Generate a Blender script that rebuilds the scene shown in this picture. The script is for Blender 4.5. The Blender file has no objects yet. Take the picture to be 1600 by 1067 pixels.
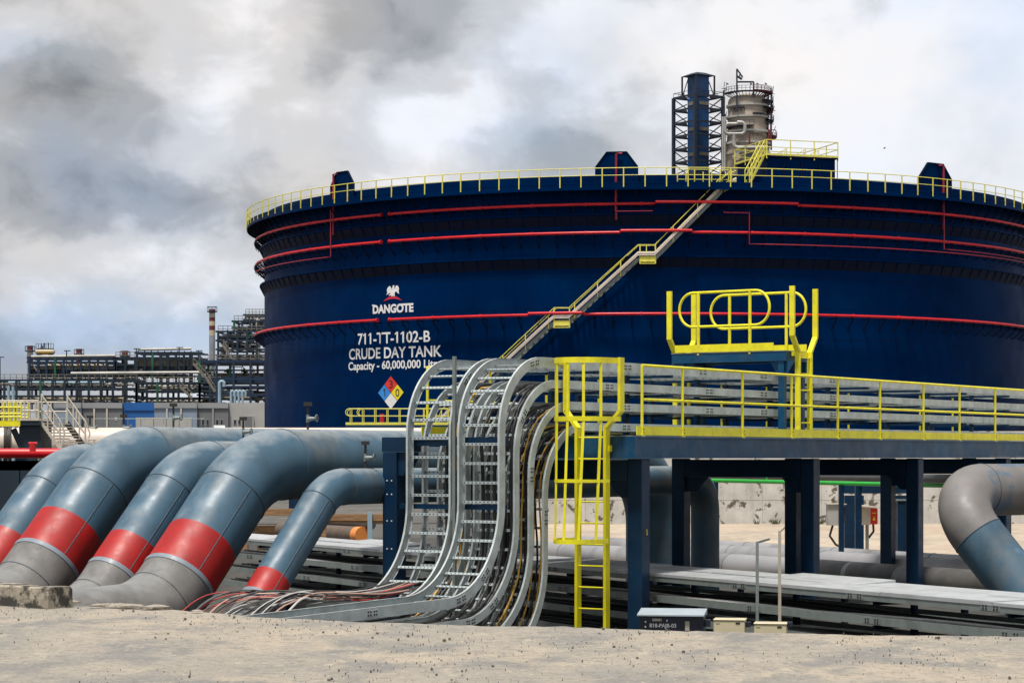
import bpy, math, random
from math import sin, cos, pi, radians, sqrt, atan2, asin, atan, tan
from mathutils import Vector as V, Matrix
from mathutils.geometry import tessellate_polygon
random.seed(7)
S = bpy.context.scene
COL = S.collection

# ------------------------------------------------------------------ camera
F, HX, EYE = 3580.0, 712.0, 1.6          # focal length in photo pixels, horizon row, eye height
cam = bpy.data.cameras.new('camera'); co = bpy.data.objects.new('camera', cam); COL.objects.link(co)
cam.sensor_width = 36; cam.sensor_fit = 'HORIZONTAL'; cam.lens = F/1600*36
cam.shift_y = (HX-533.5)/1600
cam.clip_start = 0.5; cam.clip_end = 9000
co.location = (0, 0, EYE); co.rotation_euler = (radians(90), 0, 0)
S.camera = co

# ------------------------------------------------------------------ light
SUN_EL, SUN_AZ = radians(71), radians(205)   # azimuth clockwise from +Y: high, behind the camera
sl = bpy.data.lights.new('sun', 'SUN'); so = bpy.data.objects.new('sun', sl); COL.objects.link(so)
sl.energy = 3.5; sl.angle = radians(9); sl.color = (1, .95, .88)
sd = V((sin(SUN_AZ)*cos(SUN_EL), cos(SUN_AZ)*cos(SUN_EL), sin(SUN_EL)))
so.rotation_euler = sd.to_track_quat('Z', 'Y').to_euler(); so.location = (0, -20, 60)
S.view_settings.view_transform = 'Standard'; S.view_settings.look = 'None'
S.view_settings.exposure = 0.45; S.view_settings.gamma = 1

W = bpy.data.worlds.new('World'); S.world = W; W.use_nodes = True
def build_world():
    nt = W.node_tree; N = nt.nodes; L = nt.links; N.clear()
    def new(t, **k):
        n = N.new(t)
        for a, b in k.items(): setattr(n, a, b)
        return n
    def vm(op, a, b=None):
        n = new('ShaderNodeVectorMath', operation=op)
        for i, s in enumerate((a, b)):
            if s is None: continue
            if isinstance(s, (tuple, list)): n.inputs[i].default_value = s
            else: L.new(s, n.inputs[i])
        return n
    def mt(op, a, b=None, c=None, clamp=False):
        n = new('ShaderNodeMath', operation=op); n.use_clamp = clamp
        for i, s in enumerate((a, b, c)):
            if s is None: continue
            if isinstance(s, (int, float)): n.inputs[i].default_value = s
            else: L.new(s, n.inputs[i])
        return n.outputs[0]
    tc = new('ShaderNodeTexCoord').outputs['Generated']
    def noise(scale, detail, rough, stretch=(1, 1, 1.5), off=(0, 0, 0), dist=0):
        m = new('ShaderNodeMapping'); L.new(tc, m.inputs[0]); m.inputs['Scale'].default_value = stretch; m.inputs['Location'].default_value = off
        n = new('ShaderNodeTexNoise'); L.new(m.outputs[0], n.inputs['Vector'])
        n.inputs['Scale'].default_value = scale; n.inputs['Detail'].default_value = detail; n.inputs['Roughness'].default_value = rough
        n.inputs['Distortion'].default_value = dist
        return n
    wn = noise(9, 6, .55)
    warp = vm('MULTIPLY', vm('SUBTRACT', wn.outputs['Color'], (.5, .5, .5)).outputs[0], (.10, 0, .10))
    d = vm('ADD', tc, warp.outputs[0]).outputs[0]
    # clouds with a place of their own: (px, py, half width px, half height px, weight)
    blobs = [(90, 155, 240, 70, -.10), (250, 300, 220, 70, -.27), (610, 45, 200, 75, -.30), (160, 160, 150, 60, -.10),
             (40, 30, 160, 70, .10), (360, 40, 150, 90, .24), (420, 150, 180, 80, .14), (690, 210, 150, 130, .26), (340, 235, 120, 36, .10),
             (900, 215, 170, 90, -.26), (950, 130, 110, 70, .20), (800, 100, 160, 80, .14), (1300, 110, 420, 220, .40), (1500, 250, 260, 100, .16),
             (150, 420, 240, 70, .14), (330, 430, 180, 60, .16), (60, 520, 220, 60, -.06), (250, 530, 200, 50, .06), (1560, 130, 130, 110, .16), (900, 40, 200, 60, .1)]
    acc = None
    for px, py, a, b, w in blobs:
        c = V(((px-800)/F, 1, (HX-py)/F)); c.normalize()
        k = vm('MULTIPLY', vm('SUBTRACT', d, tuple(c)).outputs[0], (F/a, 2.0, F/b))
        le = vm('LENGTH', k.outputs[0]).outputs['Value']
        g = mt('EXPONENT', mt('MULTIPLY', mt('MULTIPLY', le, le), -.9))
        acc = mt('MULTIPLY_ADD', g, w, acc if acc is not None else 0.0)
    blue = None
    for px, py, a, b, w in [(20, 90, 120, 60, .5), (60, 530, 260, 70, .75), (250, 500, 180, 60, .45), (330, 330, 120, 60, .3), (840, 215, 120, 60, .4), (1590, 130, 90, 160, .35), (1480, 20, 160, 30, .25), (100, 290, 160, 60, .35), (940, 60, 120, 40, .2)]:
        c = V(((px-800)/F, 1, (HX-py)/F)); c.normalize()
        k = vm('MULTIPLY', vm('SUBTRACT', d, tuple(c)).outputs[0], (F/a, 2.0, F/b))
        le = vm('LENGTH', k.outputs[0]).outputs['Value']
        blue = mt('MULTIPLY_ADD', mt('EXPONENT', mt('MULTIPLY', mt('MULTIPLY', le, le), -.9)), w, blue if blue is not None else 0.0, clamp=True)
    n1 = noise(13, 7, .5, (1, 1, 1.6), (3.1, 0, 1.2), .25).outputs['Fac']
    n2 = noise(30, 8, .55, (1, 1, 1.35), (1.7, 0, .2), .6).outputs['Fac']
    s = mt('ADD', mt('MULTIPLY', mt('SUBTRACT', n1, .5), .72), mt('MULTIPLY', mt('SUBTRACT', n2, .5), .40))
    val = mt('ADD', mt('ADD', acc, .60), s)
    ramp = new('ShaderNodeValToRGB'); L.new(val, ramp.inputs[0])
    cr = ramp.color_ramp; cr.interpolation = 'EASE'
    cr.elements[0].position = .08; cr.elements[0].color = (.125, .150, .180, 1)
    cr.elements[1].position = .92; cr.elements[1].color = (.93, .93, .95, 1)
    for p, c in ((.28, (.23, .245, .265)), (.5, (.435, .445, .46)), (.72, (.68, .68, .69))):
        e = cr.elements.new(p); e.color = (*c, 1)
    # warm tint in places, as in smoke-lit cloud
    wt = noise(11, 3, .5, (1, 1, 1.4), (8, 0, 3)).outputs['Fac']
    wmix = new('ShaderNodeMix', data_type='RGBA', blend_type='MULTIPLY'); wmix.inputs[0].default_value = 1
    wr = new('ShaderNodeMapRange'); L.new(wt, wr.inputs[0]); wr.inputs[1].default_value = .35; wr.inputs[2].default_value = .65
    wc = new('ShaderNodeMix', data_type='RGBA'); L.new(wr.outputs[0], wc.inputs[0]); wc.inputs[6].default_value = (.93, .98, 1.06, 1); wc.inputs[7].default_value = (1.03, 1, .97, 1)
    bmix = new('ShaderNodeMix', data_type='RGBA', blend_type='MULTIPLY'); L.new(blue, bmix.inputs[0]); L.new(ramp.outputs[0], bmix.inputs[6]); bmix.inputs[7].default_value = (.72, .90, 1.14, 1)
    L.new(bmix.outputs[2], wmix.inputs[6]); L.new(wc.outputs[2], wmix.inputs[7])
    sky = new('ShaderNodeTexSky', sky_type='NISHITA'); sky.sun_disc = False; sky.sun_elevation = SUN_EL; sky.sun_rotation = SUN_AZ
    sm = vm('MULTIPLY', sky.outputs[0], (.09, .09, .09)).outputs[0]
    # blue shows through only where the cloud is thin
    thin = new('ShaderNodeMapRange'); L.new(noise(7, 5, .6, (1, 1, 1.3), (5, 0, 2)).outputs['Fac'], thin.inputs[0])
    thin.inputs[1].default_value = .48; thin.inputs[2].default_value = .72; thin.inputs[3].default_value = 1; thin.inputs[4].default_value = .62
    mx = new('ShaderNodeMix', data_type='RGBA'); L.new(thin.outputs[0], mx.inputs[0]); L.new(sm, mx.inputs[6]); L.new(wmix.outputs[2], mx.inputs[7])
    bg = new('ShaderNodeBackground'); L.new(mx.outputs[2], bg.inputs[0]); bg.inputs[1].default_value = 0.74
    L.new(bg.outputs[0], new('ShaderNodeOutputWorld').inputs[0])
build_world()

# ------------------------------------------------------------------ materials
def mat(name, col, rough=.5, metal=0, var=.25, scale=3.0, dark=None, darkamt=0, dscale=1.2, streak=0, bump=0, bscale=60, stretch=(1, 1, 1), dlo=.5, dhi=.68, spec=.5):
    m = bpy.data.materials.new(name); m.use_nodes = True
    nt = m.node_tree; N = nt.nodes; L = nt.links; b = N['Principled BSDF']
    b.inputs['Roughness'].default_value = rough; b.inputs['Metallic'].default_value = metal
    tc = N.new('ShaderNodeTexCoord')
    def noise(sc, det, st=(1, 1, 1), r=.6):
        mp = N.new('ShaderNodeMapping'); L.new(tc.outputs['Object'], mp.inputs[0]); mp.inputs['Scale'].default_value = st
        n = N.new('ShaderNodeTexNoise'); L.new(mp.outputs[0], n.inputs['Vector']); n.inputs['Scale'].default_value = sc; n.inputs['Detail'].default_value = det; n.inputs['Roughness'].default_value = r
        return n.outputs['Fac']
    def mr(f, a, b_, c, d):
        n = N.new('ShaderNodeMapRange'); L.new(f, n.inputs[0])
        for i, v in enumerate((a, b_, c, d)): n.inputs[i+1].default_value = v
        return n.outputs[0]
    f = mr(noise(scale, 6, stretch), .3, .7, 1-var, 1+var)
    mul = N.new('ShaderNodeVectorMath'); mul.operation = 'SCALE'; mul.inputs[0].default_value = col[:3]; L.new(f, mul.inputs['Scale'])
    out = mul.outputs[0]
    b.inputs['Specular IOR Level'].default_value = spec
    if dark:
        mx = N.new('ShaderNodeMix'); mx.data_type = 'RGBA'
        L.new(mr(noise(dscale, 8, stretch, .65), dlo, dhi, 0, darkamt), mx.inputs[0]); L.new(out, mx.inputs[6]); mx.inputs[7].default_value = (*dark, 1); out = mx.outputs[2]
    if streak:
        mx = N.new('ShaderNodeMix'); mx.data_type = 'RGBA'; mx.blend_type = 'MULTIPLY'
        L.new(mr(noise(2.2, 5, (1, 1, .06)), .5, .75, 0, streak), mx.inputs[0]); L.new(out, mx.inputs[6]); mx.inputs[7].default_value = (.45, .4, .36, 1); out = mx.outputs[2]
    L.new(out, b.inputs['Base Color'])
    rr = mr(noise(scale*2.3, 5), .3, .7, max(.05, rough-.1), min(1, rough+.12)); L.new(rr, b.inputs['Roughness'])
    if bump:
        bp = N.new('ShaderNodeBump'); bp.inputs['Strength'].default_value = bump; bp.inputs['Distance'].default_value = .02
        L.new(noise(bscale, 6), bp.inputs['Height']); L.new(bp.outputs[0], b.inputs['Normal'])
    return m
M = dict(
 tank=mat('tank_navy_paint', (.0003, .0165, .074), .34, .22, .28, .12, (.0006, .026, .092), .5, .35, streak=.2, spec=.0),
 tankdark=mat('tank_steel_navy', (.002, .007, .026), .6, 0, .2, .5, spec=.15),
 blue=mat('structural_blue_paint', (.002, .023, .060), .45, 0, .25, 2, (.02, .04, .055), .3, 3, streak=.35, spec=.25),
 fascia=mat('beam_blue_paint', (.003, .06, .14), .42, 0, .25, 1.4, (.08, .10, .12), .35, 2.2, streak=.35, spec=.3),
 pipe=mat('pipe_blue_grey_paint', (.050, .108, .160), .46, 0, .2, 1.1, (.135, .14, .132), .75, .9, streak=.5, bump=.05, bscale=25, spec=.5),
 band=mat('red_band_paint', (.36, .006, .004), .5, 0, .2, 1.6, (.22, .02, .018), .55, 1.3, streak=.35),
 coat=mat('grey_pipe_coating', (.155, .15, .142), .6, 0, .22, 2.2, (.075, .07, .065), .6, 2.6, bump=.08, bscale=40),
 collar=mat('collar_paint', (.19, .23, .27), .5, 0, .15, 4),
 coat2=mat('weathered_grey_pipe', (.175, .165, .158), .5, 0, .18, 1.5, (.07, .13, .2), .8, .8, dlo=.53, dhi=.57),
 seam=mat('weld_seam', (.07, .10, .125), .5, 0, .2, 8),
 cream=mat('cream_insulated_pipe', (.66, .57, .49), .4, 0, .12, .6, (.4, .33, .28), .3, .7),
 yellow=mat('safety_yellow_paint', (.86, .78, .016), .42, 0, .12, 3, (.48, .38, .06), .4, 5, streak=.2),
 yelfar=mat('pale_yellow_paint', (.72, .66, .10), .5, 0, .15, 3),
 white=mat('cream_white_paint', (.56, .51, .43), .5, 0, .15, 3, (.4, .3, .2), .3, 4),
 galv=mat('galvanised_steel', (.50, .555, .555), .48, .12, .2, 4, (.28, .26, .22), .35, 3, streak=.3),
 galvd=mat('weathered_galvanised_steel', (.215, .25, .24), .5, .2, .25, 3, (.13, .12, .10), .5, 3, streak=.3),
 cover=mat('tray_cover_sheet', (.50, .52, .53), .38, .3, .12, 1.5, (.33, .32, .3), .35, 1.1),
 bolt=mat('dark_bolts', (.04, .035, .03), .6, .3, .2, 10),
 black=mat('black_cable', (.012, .012, .013), .5, 0, .2, 5),
 grey=mat('dark_grey_cable', (.06, .06, .062), .5, 0, .2, 5),
 ycab=mat('yellow_ochre_cable', (.62, .36, .05), .5, 0, .15, 5),
 wcab=mat('white_cable', (.55, .54, .52), .5, 0, .15, 5),
 scab=mat('salmon_cable', (.50, .30, .235), .5, 0, .15, 5),
 rcab=mat('red_cable', (.45, .04, .04), .5, 0, .15, 5),
 red=mat('fire_red_paint', (.62, .012, .018), .38, 0, .15, .7, (.4, .02, .03), .4, 1),
 redthin=mat('fire_red_thin', (.30, .012, .03), .45, 0, .15, 1),
 green=mat('green_pipe_paint', (.02, .36, .04), .45, 0, .15, 2),
 dkpipe=mat('dark_grey_pipe', (.07, .07, .075), .45, 0, .2, 2),
 gpipe=mat('ground_pipe_grey', (.30, .30, .31), .45, .1, .15, .8, (.13, .12, .115), .75, .55),
 gwrap=mat('dark_pipe_wrap', (.085, .083, .08), .5, 0, .3, 1.2, (.22, .20, .17), .4, 2.2, streak=.3),
 brown=mat('brown_coated_pipe', (.12, .085, .06), .5, 0, .2, 2),
 orange=mat('orange_pipe_end', (.75, .26, .06), .5, 0, .1, 4),
 rust=mat('rusty_steel', (.17, .10, .07), .8, 0, .35, 2),
 wood=mat('weathered_timber', (.30, .17, .08), .8, 0, .35, 3, stretch=(1, 1, 8)),
 conc=mat('concrete_wall', (.50, .49, .46), .85, 0, .18, 1.2, (.075, .06, .045), .92, 1.9, streak=.4, bump=.1, bscale=20, dlo=.565, dhi=.60),
 block=mat('mouldy_concrete', (.33, .29, .23), .9, 0, .3, 6, (.02, .02, .018), .92, 4.5, bump=.35, bscale=40, dlo=.46, dhi=.54),
 bgrey=mat('grey_cladding', (.30, .31, .32), .6, 0, .1, .3),
 bdark=mat('dark_grey_cladding', (.17, .175, .18), .6, 0, .1, .3),
 bpale=mat('pale_render', (.42, .41, .39), .7, 0, .12, .3, streak=.3),
 bblue=mat('light_blue_cladding', (.24, .30, .38), .55, 0, .1, .3),
 bright=mat('bright_blue_cladding', (.012, .11, .36), .5, 0, .15, .3),
 glass=mat('dark_window_glass', (.02, .025, .03), .12, 0, .2, 1),
 rsteel=mat('refinery_dark_steel', (.008, .021, .036), .6, 0, .35, .3),
 rblue=mat('refinery_blue_steel', (.006, .024, .062), .55, 0, .3, .2),
 rgreen=mat('refinery_green_steel', (.012, .10, .055), .55, 0, .3, .3),
 rpipe=mat('insulated_silver_pipe', (.42, .41, .38), .45, .3, .3, .2),
 rbrown=mat('refinery_dull_pipework', (.19, .17, .135), .6, .1, .4, .3),
 lblue=mat('pale_blue_pipe', (.28, .40, .48), .5, 0, .15, .4),
 drum=mat('cream_drum', (.55, .47, .33), .5, 0, .2, .2),
 stackred=mat('stack_dark_red', (.13, .022, .026), .6, 0, .2, .4),
 stackwhite=mat('stack_off_white', (.50, .45, .40), .6, 0, .2, .4),
 stackgrey=mat('stack_grey', (.27, .29, .32), .6, 0, .2, .4),
 column=mat('column_insulation', (.40, .335, .265), .5, .15, .22, .12, (.24, .20, .165), .55, .09, streak=.35),
 tblue=mat('lift_tower_blue', (.006, .06, .19), .5, 0, .25, .2),
 tdark=mat('lift_tower_dark_steel', (.015, .022, .04), .6, 0, .2, .3),
 letter=mat('white_lettering', (.80, .80, .80), .5, 0, .05, 1),
 dred=mat('placard_red', (.72, .03, .02), .45, 0, .05, 1),
 dblue=mat('placard_blue', (.03, .25, .68), .45, 0, .05, 1),
 dyel=mat('placard_yellow', (.82, .66, .02), .45, 0, .05, 1),
 emred=mat('emblem_red', (.55, .02, .05), .45, 0, .05, 1),
 beige=mat('beige_enclosure', (.56, .50, .33), .5, 0, .1, 4, (.36, .31, .2), .4, 4),
 jbox=mat('navy_enclosure', (.010, .016, .035), .4, 0, .2, 5),
 lid=mat('pale_blue_grey_lid', (.34, .40, .43), .45, .1, .12, 4),
 plate=mat('name_plate', (.42, .38, .3), .5, 0, .1, 4),
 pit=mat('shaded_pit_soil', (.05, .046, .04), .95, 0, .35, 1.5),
 leaf=mat('dry_grass_tuft', (.10, .11, .03), .8, 0, .4, 5),
 stone=mat('loose_stones', (.14, .125, .105), .9, 0, .6, 9),
 bird=mat('dark_bird', (.02, .02, .02), .8),
)
def lit_dusty_tops(m, col, amt):
    # sky highlight and dusty film painted on upward faces, broken up by noise
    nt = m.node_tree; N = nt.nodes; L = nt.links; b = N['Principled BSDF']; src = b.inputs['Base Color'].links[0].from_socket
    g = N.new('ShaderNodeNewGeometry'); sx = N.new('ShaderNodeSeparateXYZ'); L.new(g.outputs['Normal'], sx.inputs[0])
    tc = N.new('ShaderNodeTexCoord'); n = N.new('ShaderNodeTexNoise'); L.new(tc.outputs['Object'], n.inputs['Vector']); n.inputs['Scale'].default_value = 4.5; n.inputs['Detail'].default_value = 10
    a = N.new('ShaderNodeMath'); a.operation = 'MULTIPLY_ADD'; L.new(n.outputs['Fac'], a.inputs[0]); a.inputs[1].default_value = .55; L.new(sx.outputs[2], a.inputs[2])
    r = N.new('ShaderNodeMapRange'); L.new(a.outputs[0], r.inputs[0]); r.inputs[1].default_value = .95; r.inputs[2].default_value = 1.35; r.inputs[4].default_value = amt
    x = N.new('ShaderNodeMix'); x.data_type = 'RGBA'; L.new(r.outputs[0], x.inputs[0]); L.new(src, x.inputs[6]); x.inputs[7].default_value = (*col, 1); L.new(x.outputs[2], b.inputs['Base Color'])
lit_dusty_tops(M['pipe'], (.36, .38, .385), .62); lit_dusty_tops(M['coat'], (.27, .285, .29), .6); lit_dusty_tops(M['band'], (.36, .03, .02), .2)
lit_dusty_tops(M['blue'], (.16, .16, .15), .5); lit_dusty_tops(M['galv'], (.5, .47, .42), .4)
def rung_material():
    m = mat('perforated_rung', (.42, .48, .49), .45, .2, .12, 4)
    nt = m.node_tree; N = nt.nodes; L = nt.links; b = N['Principled BSDF']
    src = b.inputs['Base Color'].links[0].from_socket
    tc = N.new('ShaderNodeTexCoord'); sx = N.new('ShaderNodeSeparateXYZ'); L.new(tc.outputs['Object'], sx.inputs[0])
    def mth(op, a, bb):
        n = N.new('ShaderNodeMath'); n.operation = op
        for i, s in enumerate((a, bb)):
            if isinstance(s, (int, float)): n.inputs[i].default_value = s
            else: L.new(s, n.inputs[i])
        return n.outputs[0]
    fx = mth('ABSOLUTE', mth('SUBTRACT', mth('FRACT', mth('MULTIPLY', sx.outputs[0], 1/.075), 0), .5), 0)
    fy = mth('ABSOLUTE', mth('MULTIPLY', sx.outputs[1], 1/.012), 0)
    hole = mth('MULTIPLY', mth('LESS_THAN', fx, .17), mth('LESS_THAN', fy, .8))
    mx = N.new('ShaderNodeMix'); mx.data_type = 'RGBA'; L.new(hole, mx.inputs[0]); L.new(src, mx.inputs[6]); mx.inputs[7].default_value = (.02, .02, .02, 1)
    L.new(mx.outputs[2], b.inputs['Base Color'])
    return m
M['rung'] = rung_material()

def ground_material(name, c1, c2, c3, sc=1.0, speck=True):
    m = bpy.data.materials.new(name); m.use_nodes = True
    nt = m.node_tree; N = nt.nodes; L = nt.links; b = N['Principled BSDF']; b.inputs['Roughness'].default_value = .95
    tc = N.new('ShaderNodeTexCoord')
    def noise(s, d, r=.6, st=(1, 1, 1)):
        mp = N.new('ShaderNodeMapping'); L.new(tc.outputs['Object'], mp.inputs[0]); mp.inputs['Scale'].default_value = st
        n = N.new('ShaderNodeTexNoise'); L.new(mp.outputs[0], n.inputs['Vector']); n.inputs['Scale'].default_value = s*sc; n.inputs['Detail'].default_value = d; n.inputs['Roughness'].default_value = r; return n.outputs['Fac']
    def mix(f, a, bb, lo, hi):
        r = N.new('ShaderNodeMapRange'); L.new(f, r.inputs[0]); r.inputs[1].default_value = lo; r.inputs[2].default_value = hi
        x = N.new('ShaderNodeMix'); x.data_type = 'RGBA'; L.new(r.outputs[0], x.inputs[0])
        for i, v in ((6, a), (7, bb)):
            if isinstance(v, tuple): x.inputs[i].default_value = (*v, 1)
            else: L.new(v, x.inputs[i])
        return x.outputs[2]
    a = mix(noise(.28, 8, .62, (1, .7, 1)), c1, c2, .42, .56)
    a = mix(noise(.9, 10, .72, (1, .6, 1)), a, c3, .47, .60)
    a = mix(noise(5, 9, .78), a, (c1[0]*.6, c1[1]*.58, c1[2]*.55), .50, .68)
    a = mix(noise(2.1, 9, .75, (1, .4, 1)), a, (c2[0]*1.22, c2[1]*1.2, c2[2]*1.16), .56, .70)
    if speck: a = mix(noise(20, 5, .65, (1, .7, 1)), a, (c1[0]*.45, c1[1]*.43, c1[2]*.40), .585, .64); a = mix(noise(13, 7, .7, (1, .6, 1)), a, (c2[0]*1.25, c2[1]*1.25, c2[2]*1.22), .58, .68)
    if speck: a = mix(noise(70, 4, .7), a, (c1[0]*.42, c1[1]*.4, c1[2]*.36), .57, .70)
    if speck: a = mix(noise(38, 3, .6), a, (.045, .038, .03), .665, .72)
    L.new(a, b.inputs['Base Color'])
    bp = N.new('ShaderNodeBump'); bp.inputs['Strength'].default_value = .6; bp.inputs['Distance'].default_value = .02; L.new(noise(16, 10, .75), bp.inputs['Height']); L.new(bp.outputs[0], b.inputs['Normal'])
    return m
M['road'] = ground_material('dusty_concrete_road', (.30, .275, .235), (.39, .335, .262), (.205, .20, .19), 1.3)
M['gravel'] = ground_material('dark_gravel', (.10, .095, .085), (.13, .12, .105), (.08, .08, .075), .3, False)
M['yard'] = ground_material('sandy_yard', (.42, .335, .25), (.47, .39, .30), (.34, .29, .23), .35, False)

# ------------------------------------------------------------------ geometry helpers
class MB:
    def __init__(s, m): s.v = []; s.f = []; s.fi = []; s.sm = []; s.mats = [M[m]]; s.i = 0
    def use(s, m):
        m = M[m]
        if m not in s.mats: s.mats.append(m)
        s.i = s.mats.index(m); return s
    def raw(s, vs, fs, smooth=False):
        o = len(s.v); s.v += [V(p) for p in vs]
        for f in fs: s.f.append([o+k for k in f]); s.fi.append(s.i); s.sm.append(smooth)
        return s
    def hexa(s, c8):                       # 0-3 bottom ring, 4-7 top ring
        return s.raw(c8, [(3, 2, 1, 0), (4, 5, 6, 7), (0, 1, 5, 4), (1, 2, 6, 5), (2, 3, 7, 6), (3, 0, 4, 7)])
    def box(s, lo, hi):
        (a, b, c), (d, e, f) = lo, hi
        return s.hexa([(a, b, c), (d, b, c), (d, e, c), (a, e, c), (a, b, f), (d, b, f), (d, e, f), (a, e, f)])
    def obox(s, c, ax, ay, az):            # centre and three half vectors
        c, ax, ay, az = V(c), V(ax), V(ay), V(az)
        return s.hexa([c-ax-ay-az, c+ax-ay-az, c+ax+ay-az, c-ax+ay-az, c-ax-ay+az, c+ax-ay+az, c+ax+ay+az, c-ax+ay+az])
    def beam(s, p0, p1, w, h, up=(0, 0, 1)):
        p0, p1 = V(p0), V(p1); t = (p1-p0); l = t.length
        if l < 1e-6: return s
        t /= l; up = V(up)
        if abs(t.dot(up)) > .98: up = V((0, 1, 0)) if abs(t.y) < .9 else V((1, 0, 0))
        x = t.cross(up).normalized(); y = x.cross(t).normalized()
        return s.obox((p0+p1)/2, x*w/2, t*l/2, y*h/2)
    def ibeam(s, p0, p1, w, h, t=.02, up=(0, 0, 1)):
        p0, p1 = V(p0), V(p1); d = (p1-p0).normalized(); u = V(up)
        if abs(d.dot(u)) > .98: u = V((UX, UY, 0))
        x = d.cross(u).normalized(); y = x.cross(d).normalized()
        s.beam(p0+y*(h/2-t/2), p1+y*(h/2-t/2), w, t, u); s.beam(p0-y*(h/2-t/2), p1-y*(h/2-t/2), w, t, u)
        return s.beam(p0, p1, t, h-2*t-.002, u)
    def tube(s, pts, r, n=10, cap=True):
        pts = [V(p) for p in pts]; rs = r if isinstance(r, (list, tuple)) else [r]*len(pts)
        T = []
        for i in range(len(pts)):
            a = pts[max(0, i-1)]; b = pts[min(len(pts)-1, i+1)]; T.append((b-a).normalized())
        x = T[0].cross(V((0, 0, 1)))
        if x.length < .05: x = T[0].cross(V((0, 1, 0)))
        x.normalize(); vs = []
        for i, p in enumerate(pts):
            x = (x - T[i]*x.dot(T[i])).normalized(); y = T[i].cross(x)
            for k in range(n):
                a = 2*pi*k/n; vs.append(p+x*(rs[i]*cos(a))+y*(rs[i]*sin(a)))
        fs = []
        for i in range(len(pts)-1):
            for k in range(n):
                k2 = (k+1) % n; fs.append((i*n+k, i*n+k2, (i+1)*n+k2, (i+1)*n+k))
        s.raw(vs, fs, True)
        if cap:
            o = len(vs)-n
            s.raw(vs[:n], [tuple(reversed(range(n)))]); s.raw(vs[o:], [tuple(range(n))])
        return s
    def sweep(s, pts, side, prof):         # profile (a along side, b along normal) swept along a planar path
        pts = [V(p) for p in pts]; side = V(side); n = len(prof); vs = []
        for i, p in enumerate(pts):
            t = (pts[min(len(pts)-1, i+1)]-pts[max(0, i-1)]).normalized(); nn = side.cross(t).normalized()
            vs += [p+side*a+nn*b for a, b in prof]
        fs = [(i*n+k, i*n+(k+1) % n, (i+1)*n+(k+1) % n, (i+1)*n+k) for i in range(len(pts)-1) for k in range(n)]
        s.raw(vs, fs)
        s.raw(vs[:n], [tuple(reversed(range(n)))]); s.raw(vs[-n:], [tuple(range(n))])
        return s
    def lathe(s, prof, c, n=32, a0=0, a1=2*pi, smooth=True):   # profile (r, z) about the vertical through c
        c = V(c); full = abs(a1-a0-2*pi) < 1e-6; m = n if full else n+1; vs = []
        for i in range(m):
            a = a0+(a1-a0)*i/n
            vs += [c+V((r*cos(a), r*sin(a), z)) for r, z in prof]
        k = len(prof); fs = []
        for i in range(n):
            j = (i+1) % m
            for q in range(k-1): fs.append((i*k+q, j*k+q, j*k+q+1, i*k+q+1))
        return s.raw(vs, fs, smooth)
    def prism(s, poly, o, ax, ay, az):     # polygon in the ax/ay plane at o, thickened along az
        o, ax, ay, az = V(o), V(ax), V(ay), V(az); n = len(poly)
        a = [o+ax*x+ay*y for x, y in poly]; b = [p+az for p in a]
        tri = tessellate_polygon([[V((x, y, 0)) for x, y in poly]])
        s.raw(a+b, [tuple(t) for t in tri]+[tuple(n+k for k in t) for t in tri]+[(i, (i+1) % n, n+(i+1) % n, n+i) for i in range(n)])
        return s
    def ring(s, c, axis, r, tr, n=28, m=6):
        axis = V(axis).normalized(); x = axis.cross(V((0, 0, 1)))
        if x.length < .05: x = V((1, 0, 0))
        x.normalize(); y = axis.cross(x); c = V(c)
        return s.tube([c+x*(r*cos(2*pi*k/n))+y*(r*sin(2*pi*k/n)) for k in range(n+1)], tr, m, False)
    def mesh(s, name, org=(0, 0, 0), recalc=True):
        me = bpy.data.meshes.new(name); o = V(org)
        me.from_pydata([tuple(p-o) for p in s.v], [], s.f)
        for m in s.mats: me.materials.append(m)
        me.polygons.foreach_set('material_index', s.fi)
        me.polygons.foreach_set('use_smooth', s.sm)
        if recalc:
            import bmesh
            bm = bmesh.new(); bm.from_mesh(me); bmesh.ops.recalc_face_normals(bm, faces=bm.faces[:]); bm.to_mesh(me); bm.free()
        if any(s.sm): me.set_sharp_from_angle(angle=radians(40))
        me.update(); return me

BASE = {}
def tag(o, label=None, cat=None, group=None, kind=None):
    if label: o['label'] = label
    if cat: o['category'] = cat
    if group: o['group'] = group
    if kind: o['kind'] = kind
    return o
def thing(name, label, cat, base=(0, 0, 0), group=None, rz=0):
    o = bpy.data.objects.new(name, None); COL.objects.link(o); o.location = base; o.rotation_euler = (0, 0, rz); o.empty_display_size = .2
    BASE[o.name] = V(base) if not rz else V((0, 0, 0))
    return tag(o, label, cat, group)
def part(name, mb, parent, label=None, bevel=0):
    r = parent
    while r.parent: r = r.parent
    org = BASE[r.name]
    o = bpy.data.objects.new(name, mb.mesh(name, org)); COL.objects.link(o); o.parent = parent
    if label: o['label'] = label
    if bevel: bev(o, bevel)
    return o
def solo(name, mb, label, cat, base=(0, 0, 0), group=None, bevel=0, kind=None):
    o = bpy.data.objects.new(name, mb.mesh(name, base)); COL.objects.link(o); o.location = base
    if bevel: bev(o, bevel)
    return tag(o, label, cat, group, kind)
def struct(name, mb, kind='structure'):
    o = bpy.data.objects.new(name, mb.mesh(name)); COL.objects.link(o); o['kind'] = kind; return o
def bev(o, w):
    b = o.modifiers.new('bevel', 'BEVEL'); b.width = w; b.segments = 1; b.limit_method = 'ANGLE'; b.angle_limit = radians(50)
def copy_tree(o, parent=None):
    c = o.copy(); COL.objects.link(c); c.parent = parent
    for ch in list(o.children): copy_tree(ch, c)
    return c
def P(px, py, y): return V(((px-800)/F*y, y, EYE-(py-HX)/F*y))
def lerp(a, b, t): return a+(b-a)*t
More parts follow.
